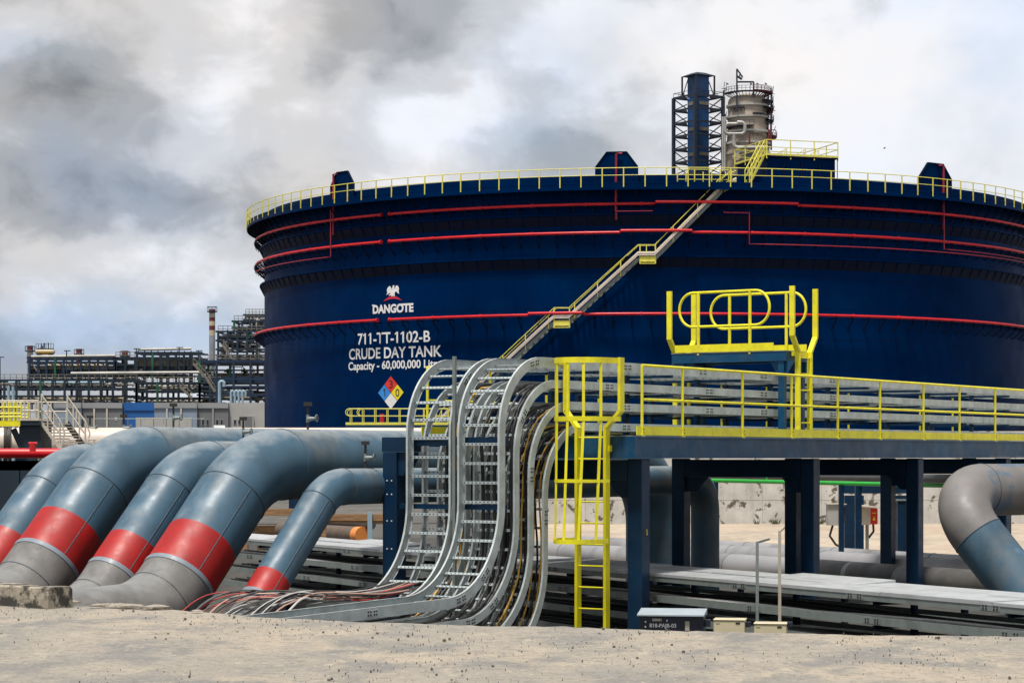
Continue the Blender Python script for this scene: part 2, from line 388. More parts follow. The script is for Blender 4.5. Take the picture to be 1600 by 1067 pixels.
def fillet(pts, rad, seg=10):
    pts = [V(p) for p in pts]; out = [pts[0]]
    for i in range(1, len(pts)-1):
        a = (pts[i-1]-pts[i]).normalized(); b = (pts[i+1]-pts[i]).normalized(); r = rad[i-1] if isinstance(rad, (list, tuple)) else rad
        ang = a.angle(b); T = r/tan(ang/2); c = pts[i]+(a+b).normalized()*(r/sin(ang/2))
        p0 = pts[i]+a*T; p1 = pts[i]+b*T; e0 = p0-c; e1 = p1-c; tot = e0.angle(e1)
        for k in range(seg+1):
            f = k/seg; out.append(c+(e0*sin((1-f)*tot)+e1*sin(f*tot))/sin(tot))
    out.append(pts[-1]); return out
def resample(pts, step):
    out = []; acc = 0; L = [0]
    for a, b in zip(pts, pts[1:]): L.append(L[-1]+(b-a).length)
    n = max(1, int(L[-1]/step)); j = 0
    for i in range(n+1):
        d = L[-1]*i/n
        while j < len(L)-2 and L[j+1] < d: j += 1
        out.append(pts[j].lerp(pts[j+1], (d-L[j])/max(1e-9, L[j+1]-L[j])))
    return out
def cutpath(pts, d0, d1):
    out = []; acc = 0
    for a, b in zip(pts, pts[1:]):
        l = (b-a).length
        if acc+l >= d0 and acc <= d1:
            if not out: out.append(a.lerp(b, max(0, d0-acc)/l))
            out.append(a.lerp(b, min(1, (d1-acc)/l)))
        acc += l
    return out
def plen(pts): return sum((b-a).length for a, b in zip(pts, pts[1:]))
UX, UY = .55, .835                                   # run of the rack, away to the right
U = V((UX, UY, 0)); WD = V((UY, -UX, 0)); Z = V((0, 0, 1))
def TD(t, d, z): return V((2.1+UX*t-UY*d, 37+UY*t+UX*d, z))     # t along the rack, d across it to the left
G = -1.25                                            # yard level
#SECTIONS
from mathutils import noise as MN
# ------------------------------------------------------------------ ground, road
EDGE = [(-40, 42), (-12, 28.2), (-4.97, 24.7), (-3.83, 24.07), (-2.48, 22.8), (-1.11, 22.0), (-.08, 21.6), (.6, 21.4), (2.6, 20.75), (4.54, 20.3), (12, 18.6), (40, 12)]
def edge_y(x):
    for (a, b), (c, d) in zip(EDGE, EDGE[1:]):
        if x <= c: return b+(d-b)*(x-a)/(c-a)
    return EDGE[-1][1]
def ground():
    xs = [-4000, -1200, -400, -150, -60] + list(range(-34, 35, 2)) + [60, 150, 400, 1200, 4000]
    ys = [-400, -100, -20] + list(range(0, 92, 2)) + [100, 120, 150, 200, 300, 500, 900, 2000, 7000]
    def h(x, y):
        s = (x-2.12)*.88+(y-38)*.474
        if abs(x) < 40 and y < 60:
            k = min(1, max(0, (s-2.2)/2)); return -2.1+(G+2.1)*k*k*(3-2*k)
        return G
    mb = MB('yard'); vs = [(x, y, h(x, y)) for y in ys for x in xs]; n = len(xs)
    for j in range(len(ys)-1):
        for i in range(n-1):
            q = (j*n+i, j*n+i+1, (j+1)*n+i+1, (j+1)*n+i)
            mb.fi.append(1 if (vs[q[0]][0]-2.12)*.88+(vs[q[0]][1]-38)*.474 < 8.2 and abs(vs[q[0]][0]) < 40 and vs[q[0]][1] < 62 else 1 if vs[q[0]][0] < -1 and abs(vs[q[0]][0]) < 40 and 0 < vs[q[0]][1] < 80 else 2 if vs[q[0]][1] > 95 or vs[q[0]][0] < -1 else 0); mb.f.append(q); mb.sm.append(True)  # dark pit colour also covers level ground, painting shade into the gaps
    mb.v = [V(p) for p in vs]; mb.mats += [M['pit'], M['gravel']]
    struct('ground', mb)
ground()
def road():
    xs = [-60, -40, -25, -15, -10] + [-7.5+.1*k for k in range(151)] + [10, 15, 25, 40, 60]
    rows = [-8, 0, 6, 10, 12] + [12.6+.12*k for k in range(0, 60)]
    mb = MB('road'); vs = []; n = len(xs)
    fr = [0, .25, .45, .6, .7]+[.72+.28*k/64 for k in range(65)]
    for f in fr:
        for x in xs:
            e = edge_y(x)+.10*MN.noise((x*1.7, 3, 0))+.05*MN.noise((x*6, 9, 0))
            y = -8+(e+8)*f
            z = .010*MN.noise((x*.9, y*.6, 0))+.004*MN.noise((x*3.5, y*2.5, 4))+.003*MN.noise((x*11, y*7, 2))
            k = max(0, 1-(e-y)/.5)                     # a crumbled lip along the edge
            z += k*((.03*max(0, MN.noise((x*2.3, 1, 7)))+.014*MN.noise((x*9, 5, 1))) if x < -2.2 else .007*MN.noise((x*9, 5, 1))-.004) if x > -9 else 0
            vs.append((x, y, z))
    m = len(fr)
    for dy, dz in ((.05, -.10), (.16, -.35), (.8, -1.2), (1.4, -2.3)):
        for x in xs:
            e = edge_y(x)+.10*MN.noise((x*1.7, 3, 0))+.05*MN.noise((x*6, 9, 0)); vs.append((x, e+dy+.03*MN.noise((x*7, dz, 0)), dz+.03*MN.noise((x*5, 2, dz))))
        m += 1
    mb.raw(vs, [(j*n+i, j*n+i+1, (j+1)*n+i+1, (j+1)*n+i) for j in range(m-1) for i in range(n-1)], True)
    struct('road', mb)
road()
def pebbles():
    mb = MB('stone'); R = random.Random(3)
    for k in range(2600):
        y = 15.5+R.random()**.8*9; x = R.uniform(-.24, .24)*y
        if y > edge_y(x)-.05 or MN.noise((x*.7, y*.35, 11)) < R.uniform(-.25, .35): continue
        r = .003+.012*R.random()**10
        if R.random() < .3 and y > edge_y(x)-.8: r *= 1.5
        c = V((x, y, r*.3+.012)); a = R.random()*6; q = [V((cos(a+i*pi/2)*r*R.uniform(.7, 1.3), sin(a+i*pi/2)*r*R.uniform(.7, 1.3), 0)) for i in range(4)]
        t = V((R.uniform(-.3, .3)*r, R.uniform(-.3, .3)*r, r*R.uniform(.3, .55)))
        vs = [c+p for p in q]+[c+p*.6+t for p in q]+[c+p*.8-Z*.03 for p in q]
        mb.raw(vs, [(4, 5, 6, 7)]+[(i, (i+1) % 4, 4+(i+1) % 4, 4+i) for i in range(4)]+[(8+i, 8+(i+1) % 4, (i+1) % 4, i) for i in range(4)])
    tag(solo('loose_gravel', mb, 'small dark stones scattered over the dusty road', 'gravel'), kind='stuff')
pebbles()
def kerb_block():
    # broken kerb block at the road's edge
    y0 = 24.0; a = P(75, 944, y0); b = P(-60, 940, 24.9)
    d = (b-a).normalized(); d.z = 0; n = V((d.y, -d.x, 0));
    if n.y < 0: n = -n
    nseg = 16; mb = MB('block'); vs = []
    for i in range(nseg+1):
        p = a.lerp(b, i/nseg); p.z = 0
        for (u, z) in ((0, -.15), (0, .10), (.012, .205), (.03, .222), (.3, .222), (.33, .19), (.34, -.15)):
            q = p+n*u+V((0, 0, z)); q += V((MN.noise(q*7), MN.noise(q*7+V((5, 0, 0))), MN.noise(q*7+V((0, 5, 0)))))*.008; vs.append(q)
    k = 7
    mb.raw(vs, [(i*k+j, i*k+(j+1) % k, (i+1)*k+(j+1) % k, (i+1)*k+j) for i in range(nseg) for j in range(k)])
    mb.raw(vs[:k], [tuple(range(k))]); mb.raw(vs[-k:], [tuple(range(k))])
    solo('concrete_block', mb, 'mould-stained concrete kerb block on the road edge', 'block', (a.x, a.y, 0))
kerb_block()
def verge_debris():
    # soil clods along the broken edge
    R = random.Random(5)
    for k in range(9):
        x = R.uniform(-4.9, -3.0); y = edge_y(x)-R.uniform(.05, .25); r = R.uniform(.03, .09)
        mb = MB('road'); vs = []; n = 8
        for j, (f, h) in enumerate(((1, -.03), (.9, .25), (.55, .45))):
            for i in range(n):
                a = 2*pi*i/n; q = r*f*R.uniform(.75, 1.2); vs.append((x+q*2.2*cos(a), y+q*cos(a*1)*0+q*sin(a), r*h*R.uniform(.7, 1.2)+.02))
        mb.raw(vs, [(j*n+i, j*n+(i+1) % n, (j+1)*n+(i+1) % n, (j+1)*n+i) for j in range(2) for i in range(n)]+[tuple(range(2*n, 3*n))], True)
        solo('soil_clod', mb, 'small clod of pale soil on the crumbled road edge near the big pipes', 'soil clod', (x, y, 0), 'soil clods along the road edge')
verge_debris()

# ------------------------------------------------------------------ the big slanting pipelines
KP = 1.16
PIPES = {}
def pipeline(key, wpx, wpy, y, r, zrel, s0, s1, tend, label, down=True):
    y *= KP; r *= KP
    Wp = P(wpx, wpy, y); R = 3*r; c45 = sqrt(.5)
    dn = V((-UX*c45, -UY*c45, -c45)); zl = Wp.z
    B = Wp - dn*(R*tan(pi/8))                       # upper corner
    Az = B.z; A = B+U*tend
    drop = Az-(-.95 if r > .3 else -1.05)
    C = B+dn*(drop/c45)                             # lower corner
    D = C-U*7+Z*(-.1)
    pts = [D, C, B]; rad = [R, R]
    if down: pts += [A, A-Z*(Az+2.2)]; rad.append(2.2*r)
    else: pts += [A]
    path = fillet(pts, rad, 18)
    # arc lengths (the path runs from the road up to the rack)
    Tn = R*tan(pi/8); dW = (C-D).length-Tn + R*pi/4 + ((B-C).length-2*Tn); s0 *= KP; s1 *= KP
    t = thing('pipeline', label, 'pipe', (C.x, C.y, -2.0), 'large blue grey pipelines dipping under the road')
    a1, a0 = dW-s0, dW-s1
    part('pipe_body', MB('pipe').tube(cutpath(path, a1, 1e9), r, 40), t)
    part('red_band', MB('band').tube(cutpath(path, a0, a1-.002), r+.004, 40), t)
    part('coated_end', MB('coat').tube(cutpath(path, 0, a0-.07*KP), r+.012, 40), t)
    part('collar', MB('collar').tube(cutpath(path, a0-.07*KP+.002, a0-.002), r+.022, 40), t)
    for d in (dW, dW+R*pi/4, a0-.62):
        q = cutpath(path, d-.01, d+.01); part('weld_seam', MB('seam').ring((q[0]+q[-1])/2, q[-1]-q[0], r+.002 if d > a0 else r+.013, .009, 44, 6), t)
    nn = V((-UX*c45, -UY*c45, c45)); e = (WD*cos(radians(22))+nn*sin(radians(22)))*(r+.003)
    q0 = Wp+dn*.02; q1 = Wp+dn*(s1-.01)
    part('long_seam', MB('seam').tube([q0+e, q1+e], .007, 6), t)
    PIPES[key] = (B, r, t)
pipeline(1, 72, 772, 34.0, .40, 0, 1.0, 1.6, 16.0, 'farthest left of the slanting blue grey pipes, partly hidden behind its neighbour', False)
pipeline(2, 150, 768, 33.43, .51, 0, .78, 1.41, 15.0, 'thick blue grey pipe slanting down behind the concrete block, second from the left', False)
pipeline(3, 266, 771, 32.6, .40, 0, 1.07, 1.6, 9.6, 'thinner blue grey pipe squeezed between the two thick slanting pipes')
pipeline(4, 362, 776, 32.0, .51, 0, .9, 1.55, 13.2, 'thick blue grey pipe with the widest fully visible red band and flaring grey end')
pipeline(5, 498, 786, 31.15, .25, 0, 1.39, 1.76, 12.45, 'thinnest slanting blue grey pipe, beside the cable bundle and blue post')

def gate_valve(base, h, label, hand=1):
    t = thing('vent_valve', label, 'valve', base, 'small vent valves on the pipe tops')
    b = V(base); k = h/.42
    part('stem', MB('bolt').tube([b-Z*.02, b+Z*h*.93], .018*k, 8), t)
    part('cap', MB('bolt').box((b.x-.06*k, b.y-.06*k, b.z+h*.86), (b.x+.06*k, b.y+.06*k, b.z+h)), t)
    k *= .74; hk = h*.10
    b = b+Z*hk
    m = MB('galvd'); m.tube([b+V((0, 0, .16*k)), b+V((.05*k*hand, -.02, .16*k)), b+V((.15*k*hand, -.03, .17*k))], [.05*k, .05*k, .03*k], 10); m.tube([b+Z*.09*k, b+Z*.25*k], .034*k, 10)
    w = part('valve_body', m, t)
    c = b+V((.19*k*hand, -.04, .175*k))
    hw = MB('galvd').ring(c, (hand, -.35, 0), .07*k, .011*k, 18, 6); hw.tube([c-Z*.07*k, c+Z*.07*k], .007*k, 6); hw.beam(c-V((.02, .07, 0))*k, c+V((.02, .07, 0))*k, .012*k, .012*k); hw.tube([b+V((.14*k*hand, -.03, .17*k)), c], .014*k, 8)
    part('handwheel', hw, w)
def on_pipe(key, px):
    B, r, t = PIPES[key]; q = (px-800)/F; k = (q*B.y-B.x)/(UX-q*UY); return V((B.x+UX*k, B.y+UY*k, B.z+r))
for key, px, h, lb in ((3, 380, .42, 'dark vent valve standing on the thinner pipe between the thick ones'),
                       (2, 271, .42, 'dark vent valve on the second thick pipe, below the blue building'),
                       (4, 481, .46, 'pale vent valve with flat cap in front of the dark tank wall'),
                       (5, 571, .44, 'vent valve on the thinnest slanting pipe, left of the blue post')):
    gate_valve(on_pipe(key, px), h, lb)
# ------------------------------------------------------------------ elevated walkway
DK = 1.93; TZ = [3.10, 2.76, 2.42, 2.08]; BAYS = [('near', 1.20, 2.00), ('far', 2.13, 3.00)]
ROWT = [.1, 6.4, 11.2, 16.0, 20.8]; TEND = 23.0
def box_along(mb, t0, t1, d0, d1, z0, z1):
    return mb.hexa([TD(t0, d1, z0), TD(t0, d0, z0), TD(t1, d0, z0), TD(t1, d1, z0), TD(t0, d1, z1), TD(t0, d0, z1), TD(t1, d0, z1), TD(t1, d1, z1)])
def walkway():
    w = thing('elevated_walkway', 'dark blue steel walkway on columns carrying the grey cable trays', 'walkway', TD(10, 1.5, G))
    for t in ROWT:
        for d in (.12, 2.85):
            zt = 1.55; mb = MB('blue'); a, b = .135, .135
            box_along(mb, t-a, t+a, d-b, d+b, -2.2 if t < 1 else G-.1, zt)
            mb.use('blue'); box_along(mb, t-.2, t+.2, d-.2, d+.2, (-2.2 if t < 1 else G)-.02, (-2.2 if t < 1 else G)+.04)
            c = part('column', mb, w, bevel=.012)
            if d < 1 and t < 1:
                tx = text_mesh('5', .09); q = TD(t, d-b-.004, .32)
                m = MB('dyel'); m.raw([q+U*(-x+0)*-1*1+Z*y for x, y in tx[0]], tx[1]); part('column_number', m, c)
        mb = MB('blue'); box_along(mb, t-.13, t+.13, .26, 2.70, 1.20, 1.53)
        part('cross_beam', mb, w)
        for d, sgn in ((.26, 1), (2.70, -1)):       # haunch under the cross beam
            q = TD(t, d, 0); m = MB('blue').prism([(0, 1.195), (.42, 1.195), (.16, .92), (0, .92)], q+U*.06, -WD*sgn, Z, -U*.12); part('haunch', m, w)
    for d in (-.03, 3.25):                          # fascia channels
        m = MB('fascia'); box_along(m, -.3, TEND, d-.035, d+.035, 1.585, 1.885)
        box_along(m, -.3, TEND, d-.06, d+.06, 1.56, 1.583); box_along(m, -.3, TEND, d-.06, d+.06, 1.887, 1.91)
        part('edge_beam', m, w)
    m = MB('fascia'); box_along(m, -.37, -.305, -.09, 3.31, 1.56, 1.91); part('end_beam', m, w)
    m = MB('blue')
    for t in [.8+1.6*k for k in range(14)]: box_along(m, t-.06, t+.06, .06, 3.2, 1.62, 1.86)
    part('floor_joists', m, w)
    m = MB('galvd'); box_along(m, -.34, TEND, -.03, 3.25, 1.912, DK); part('deck_grating', m, w)
    # near handrail
    tp = [0, 1.34, 3.48, 5.39, 7.33, 9.24, 11.36, 13.25, 15.25, 17.2, 19.2, 21.2]
    for d, tps, tr in ((0, tp, (0, 22)), (3.36, [-1.25, .6, 2.4, 4.2, 6.1, 9.0, 11, 13, 15, 17, 19, 21], (-1.25, 22))):
        if d > 1:
            m = MB('blue'); box_along(m, -1.3, -.3, 3.2, 3.45, 1.75, 1.9); part('bracket', m, w)
        pm = None
        for t in tps:
            m = MB('yellow').tube([TD(t, d, DK-.1), TD(t, d, DK+1.12)], .024, 10); box_along(m, t-.05, t+.05, d-.032, d+.032, DK-.14, DK+.02); part('handrail_post', m, w)
        if d < 1:
            m = MB('bolt')
            for t in tps:
                for z in (DK+.045, DK+.10): m.obox(TD(t, d-.036, z), U*.009, WD*.004, Z*.009)
            tag(part('fixing_bolts', m, w), kind='stuff')
        for nm, z in (('top_rail', DK+1.13), ('mid_rail', DK+.58)):
            part(nm, MB('yellow').tube([TD(tr[0], d, z), TD(tr[1], d, z)], .024, 10), w)
        m = MB('yellow'); box_along(m, tr[0]-.17, 7.6 if d < 1 else 22, d-.008, d+.008, DK+.005, DK+.15)
        if d < 1: box_along(m, 7.606, 22, d-.008, d+.008, DK+.005, DK+.148)
        part('toe_board', m, w)
    # tray stands between the bays
    for t in (.55, 3.0, 5.6, 8.6, 11.2, 13.8, 16.4, 19):
        m = MB('blue')
        for d in (2.065, 3.06): box_along(m, t-.05, t+.05, d-.04, d+.04, DK+.002, 3.02)
        for z in TZ: box_along(m, t-.035, t+.035, 1.13, 3.12, z-.135, z-.09)
        part('tray_stand', m, w)
    return w
_tcache = {}
def text_raw(s, offset):
    cu = bpy.data.curves.new('writing', 'FONT'); cu.body = s; cu.size = 1; cu.offset = offset; cu.fill_mode = 'FRONT'; cu.dimensions = '2D'; cu.resolution_u = 6
    ob = bpy.data.objects.new('writing', cu); COL.objects.link(ob)
    dg = bpy.context.evaluated_depsgraph_get(); me = bpy.data.meshes.new_from_object(ob.evaluated_get(dg))
    vs = [(v.co.x, v.co.y) for v in me.vertices]; fs = [tuple(p.vertices) for p in me.polygons]
    bpy.data.objects.remove(ob); bpy.data.curves.remove(cu); bpy.data.meshes.remove(me)
    return vs, fs, min(v[0] for v in vs), max(v[1] for v in vs)-min(v[1] for v in vs)
def text_mesh(s, height, offset=0.0, shear=0.0):
    """outline of a line of writing as flat triangles: ([(x, y)], faces), left-bottom origin"""
    k = (s, height, offset)
    if k in _tcache: return _tcache[k]
    vs, fs, x0, hh = text_raw(s, offset); y0 = min(v[1] for v in vs)
    offset_probe = False
    if '1' in s and not offset_probe:
        for i, ch in enumerate(s):
            if ch == '1':
                pv, _f, px0, phh = text_raw(s[:i+1], offset); xr = max(v[0] for v in pv); n0 = len(vs)
                h1 = max(v[1] for v in pv); w = .085+offset
                vs += [(xr-.10-offset, h1), (xr-.10-offset, h1-.10), (xr-.26-offset, h1-.20), (xr-.26-offset, h1-.11)]; fs.append((n0, n0+1, n0+2, n0+3))
    r = ([((x-x0)*height/hh, (y-y0)*height/hh) for x, y in vs], fs); _tcache[k] = r; return r
walkway()

# ------------------------------------------------------------------ ladder cable trays falling from the walkway
CH = lambda h, s: [(0, -h/2), (.035*s, -h/2), (.035*s, -h/2+.006), (.006*s, -h/2+.006), (.006*s, h/2-.006), (.035*s, h/2-.006), (.035*s, h/2), (0, h/2)]
def tray_path(k, d, bottom=-8.0, top=TEND-.3):
    tf = -2.27+.42*k; zb = -.60-.33*k
    return [TD(bottom, d, zb-.12), TD(tf-1.5, d, zb), TD(tf, d, zb), TD(tf, d, TZ[k]-(.0)), TD(top, d, TZ[k])], [9.0, 1.5, 1.15]
def tray_full(k, d, bottom=-8.0):
    p, r = tray_path(k, d, bottom); return fillet([p[0], p[2], p[3], p[4]], [1.5, 1.15], 14)
LAB = ['uppermost', 'second', 'third', 'lowest']
rung_mesh = {}
TRAYS = {}
def fall_tray(bay, d0, d1, k):
    lab = f'{LAB[k]} of four grey ladder trays curving down in the bay nearer the {"yellow ladder" if bay=="near" else "big pipes"}'
    root = thing('cable_tray', lab, 'cable tray', TD(-2, (d0+d1)/2, -.6), 'ladder cable trays curving down off the walkway')
    h = .165 if k == 0 else .135
    bot = -4.9 if (bay == 'far' and k == 0) else -9.0
    c = tray_full(k, (d0+d1)/2, bot)
    for d, s in ((d0, -1), (d1, 1)):
        part('side_rail', MB('galv').sweep(tray_full(k, d, bot), WD, CH(h, s)), root)
    w = d1-d0
    if w not in rung_mesh:
        L = w/2-.008; m = MB('rung').obox((0, 0, 0), (L, 0, 0), (0, .021, 0), (0, 0, .011)); rung_mesh[w] = m.mesh('rung')
    n = 0; pts = resample(c, .302)
    for i in range(1, len(pts)-1):
        p = pts[i]; t = (pts[i+1]-pts[i-1]).normalized()
        if n >= 99: break
        tt = (p.x-2.1)*UX+(p.y-37)*UY
        if tt > 9: break
        nn = WD.cross(t).normalized()
        o = bpy.data.objects.new('rung', rung_mesh[w]); COL.objects.link(o); o.parent = root
        mt = Matrix((WD, t, nn)).transposed().to_4x4(); mt.translation = p-nn*(h*.22)-BASE[root.name]; o.matrix_local = mt; n += 1
    # splice plates with bolts on the rail the photograph sees
    R = random.Random(k*7+(bay == 'far'))
    path = tray_full(k, d0, bot); Lp = plen(path); sp = []
    acc = 0
    spots = [3.35+.05*k, 5.6+.25*k, 6.35+.2*k, 9.4+R.uniform(0, 1), 12.4+R.uniform(0, 1), 15.4+R.uniform(0, 1), 18.2, 21.2]
    for sidx, (dd, off) in enumerate(((d0, .004), (d1, -.004))):
        path = tray_full(k, dd, bot)
        for a in spots:
            if dd == d1 and a > 7: continue
            q = cutpath(path, a-.13, a+.13)
            if len(q) < 2: continue
            m = MB('galv'); m.sweep(q, WD, [(0, -.045), (0, .045), (off, .045), (off, -.045)]); m.use('bolt')
            for b in (-.10, -.045, .045, .10):
                e = cutpath(path, a+b-.01, a+b+.01); cc = (e[0]+e[-1])/2; tt = (e[-1]-e[0]).normalized(); nn = WD.cross(tt)
                for v in (-.025, .025): m.obox(cc+nn*v+WD*(off*1.9), tt*.013, nn*.011, WD*abs(off)*1.2)
            part('splice_plate', m, root)
    TRAYS[(bay, k)] = root
for bay, d0, d1 in BAYS:
    for k in range(4): fall_tray(bay, d0, d1, k)

# cables lying in the trays
def cable_run(k, d, off, m, r, seed, label, bottom=-9.0, top=14.0):
    R = random.Random(seed); ph = R.random()*6
    base = fillet([TD(bottom, d, -.72-.33*k), TD(-2.27+.42*k, d, -.60-.33*k), TD(-2.27+.42*k, d, TZ[k]), TD(top, d, TZ[k])], [1.5, 1.15], 12)
    pts = resample(base, .34); out = []
    for i, p in enumerate(pts):
        t = (pts[min(len(pts)-1, i+1)]-pts[max(0, i-1)]).normalized(); nn = WD.cross(t).normalized()
        tt = i*.34
        wob = .022*sin(tt*1.7+ph)+.014*sin(tt*4.1+2*ph); lift = .018*sin(tt*2.3+ph*3)
        out.append(p+WD*wob+nn*(off+lift))
    solo('cable', MB(m).tube(out, r, 7), label, 'cable', TD(-2, d, -.6), 'power cables laid in the ladder trays')
def cables():
    R = random.Random(11)
    names = {'black': 'black', 'grey': 'dark grey', 'ycab': 'ochre yellow'}
    plan = {('near', 1): 'bbgbbb', ('near', 2): 'bybgbbbb', ('near', 3): 'ybybbbyb', ('far', 1): 'ybbybb', ('far', 2): 'bbbybb', ('far', 3): 'bbgbb'}
    for (bay, d0, d1) in BAYS:
        for k in (1, 2, 3):
            seq = plan[(bay, k)]; n = len(seq)
            for j, ch in enumerate(seq):
                d = lerp(d0+.06, d1-.10, (j+.5)/n) if bay == 'near' else lerp(d0+.05, d1-.40, (j+.5)/n)
                m = {'b': 'black', 'g': 'grey', 'y': 'ycab'}[ch]
                cable_run(k, d, -.015+R.uniform(-.012, .03), m, R.choice((.018, .024, .03)) if ch != 'y' else R.choice((.015, .019)), R.random(), f'{names[m]} power cable following the {LAB[k]} ladder tray of the {"right" if bay=="near" else "left"} bay')
cables()
def fan_cables():
    # loose control cables spilling from the end of the left tray over the trench
    R = random.Random(21)
    for j in range(26):
        m = R.choice(['wcab', 'wcab', 'grey', 'scab', 'wcab', 'grey', 'black'] if j < 22 else ['rcab', 'scab'])
        nm = {'wcab': 'white', 'scab': 'salmon pink', 'grey': 'dark grey', 'black': 'black', 'rcab': 'red'}[m]
        d0 = R.uniform(2.2, 2.95); f = j/26
        z = -.60+R.uniform(-.03, .10)
        pts = [TD(-2.9, d0, -.42+R.uniform(-.05, .05)), TD(-3.9, d0+R.uniform(-.05, .05), z+.02), TD(-4.6, d0+R.uniform(-.1, .25), z+R.uniform(0, .06)),
               TD(-5.1, 2.5+.9*f+R.uniform(-.2, .2), z+R.uniform(0, .12)), TD(-5.6, 2.5+1.5*f+R.uniform(-.25, .25), z+R.uniform(0, .14)), TD(-6.1, 2.6+1.7*f+R.uniform(-.2, .2), z-.10), TD(-6.7, 2.6+1.8*f, z-.60), TD(-7.5, 2.6+1.8*f, z-1.0)]
        # smooth
        q = pts
        for _ in range(2):
            n = [q[0]]
            for a, b in zip(q, q[1:]): n += [a.lerp(b, .25), a.lerp(b, .75)]
            q = n+[q[-1]]
        solo('loose_cable', MB(m).tube(q, R.choice((.010, .013, .016)), 6), f'{nm} control cable in the tangle spilling from the left tray over the trench', 'cable', TD(-5, 2.6, -.6), 'loose control cables at the foot of the trays')
fan_cables()

def tray_frame():
    f = thing('tray_support_frame', 'dark blue post and crossbeams standing behind the falling ladder trays', 'support frame', TD(-2.1, 3.45, -2.1))
    m = MB('blue'); t, d = -2.05, 3.45
    box_along(m, t-.14, t+.14, d-.14, d+.14, -2.15, 1.66)
    c = part('post', m, f, bevel=.012)
    b = MB('bolt')
    for z in (1.2, .98, .55, .1, -.3, -.45):
        for dx in (-.05, .04): q = TD(t-.143, d+dx, z); b.obox(q, U*.006, WD*.010, Z*.010)
    b.mats[0] = M['letter']; part('bolt_heads', b, c)
    m = MB('blue'); box_along(m, t-.14, t+.14, 3.02, 3.60, 1.665, 1.90); box_along(m, t-.05, t+.05, 1.26, 3.018, 1.76, 1.895); part('cap_beam', m, f)
    q = TD(t, 3.31, 0); part('haunch', MB('blue').prism([(0, 1.66), (.28, 1.66), (.28, 1.56), (.10, 1.28), (0, 1.28)], q+U*.09, WD, Z, -U*.18), f)
    m = MB('blue'); box_along(m, -2.12, -2.05, 1.26, 3.30, .75, .83); part('lower_beam', m, f)
    m = MB('galvd'); box_along(m, -2.36, -2.31, 2.04, 2.09, -.9, 3.17); part('strut', m, f)
tray_frame()

# ------------------------------------------------------------------ yellow caged ladder at the end of the walkway
def caged_ladder():
    L = thing('caged_ladder', 'bright yellow caged ladder at the left end of the walkway', 'ladder', TD(-.5, .72, -2.1))
    t = -.48; dR, dL = .38, .92; c = .66
    for d, dt in ((dR, .11), (dL, 1.14)):
        m = MB('yellow'); s = [TD(t, d, -2.1), TD(t, d, 2.05), TD(t, dt, 2.32), TD(t, dt, 3.16)]
        m.sweep(s, -WD, [(-.022, -.055), (.022, -.055), (.022, .055), (-.022, .055)]) if False else None
        for a, b in zip(s, s[1:]): m.beam(a-(b-a).normalized()*.012, b+(b-a).normalized()*.012, .13, .05, WD)
        part('stile', m, L)
    z = -1.9
    while z < 2.0:
        part('rung', MB('yellow').tube([TD(t, dR, z), TD(t, dL, z)], .013, 8), L); z += .345
    def hoop(z, ra, dep, d0, d1, hh=.075):
        pts = []; n = 18
        for i in range(n+1):
            a = pi*i/n; pts.append(TD(t-dep*sin(a)**.8, c+ra*cos(a)*(1 if abs(cos(a)) < 2 else 1), z))
        pts[0] = TD(t, d1, z); pts[-1] = TD(t, d0, z)
        m = MB('yellow')
        vs = []
        for i, p in enumerate(pts):
            tg = (pts[min(n, i+1)]-pts[max(0, i-1)]).normalized(); o = tg.cross(Z).normalized()*.005
            vs += [p-o-Z*hh/2, p+o-Z*hh/2, p+o+Z*hh/2, p-o+Z*hh/2]
        m.raw(vs, [(i*4+j, i*4+(j+1) % 4, i*4+4+(j+1) % 4, i*4+4+j) for i in range(n) for j in range(4)])
        part('cage_hoop', m, L); return pts
    H = [hoop(3.12, .50, .74, .11, 1.14, .09), hoop(2.19, .50, .74, .11, 1.14), hoop(.24, .44, .86, dR, dL)]
    hoop(1.2, .46, .80, dR, dL, .05)
    for i in (3, 6, 9, 12, 15):
        zb = .22; a, b, e = H[0][i], H[1][i], H[2][i]
        m = MB('yellow'); o = (a-TD(t, c, a.z)).normalized()
        for p, q in ((a-o*.008, b-o*.008), (b-o*.008, e-o*.008)): m.beam(p, q, .045, .008, o)
        part('cage_bar', m, L)
    for d in (dR-.01, dL+.01):                       # brackets back to the end beam
        part('bracket', MB('yellow').beam(TD(t+.02, d, 1.72), TD(-.372, d, 1.72), .06, .10), L)
caged_ladder()

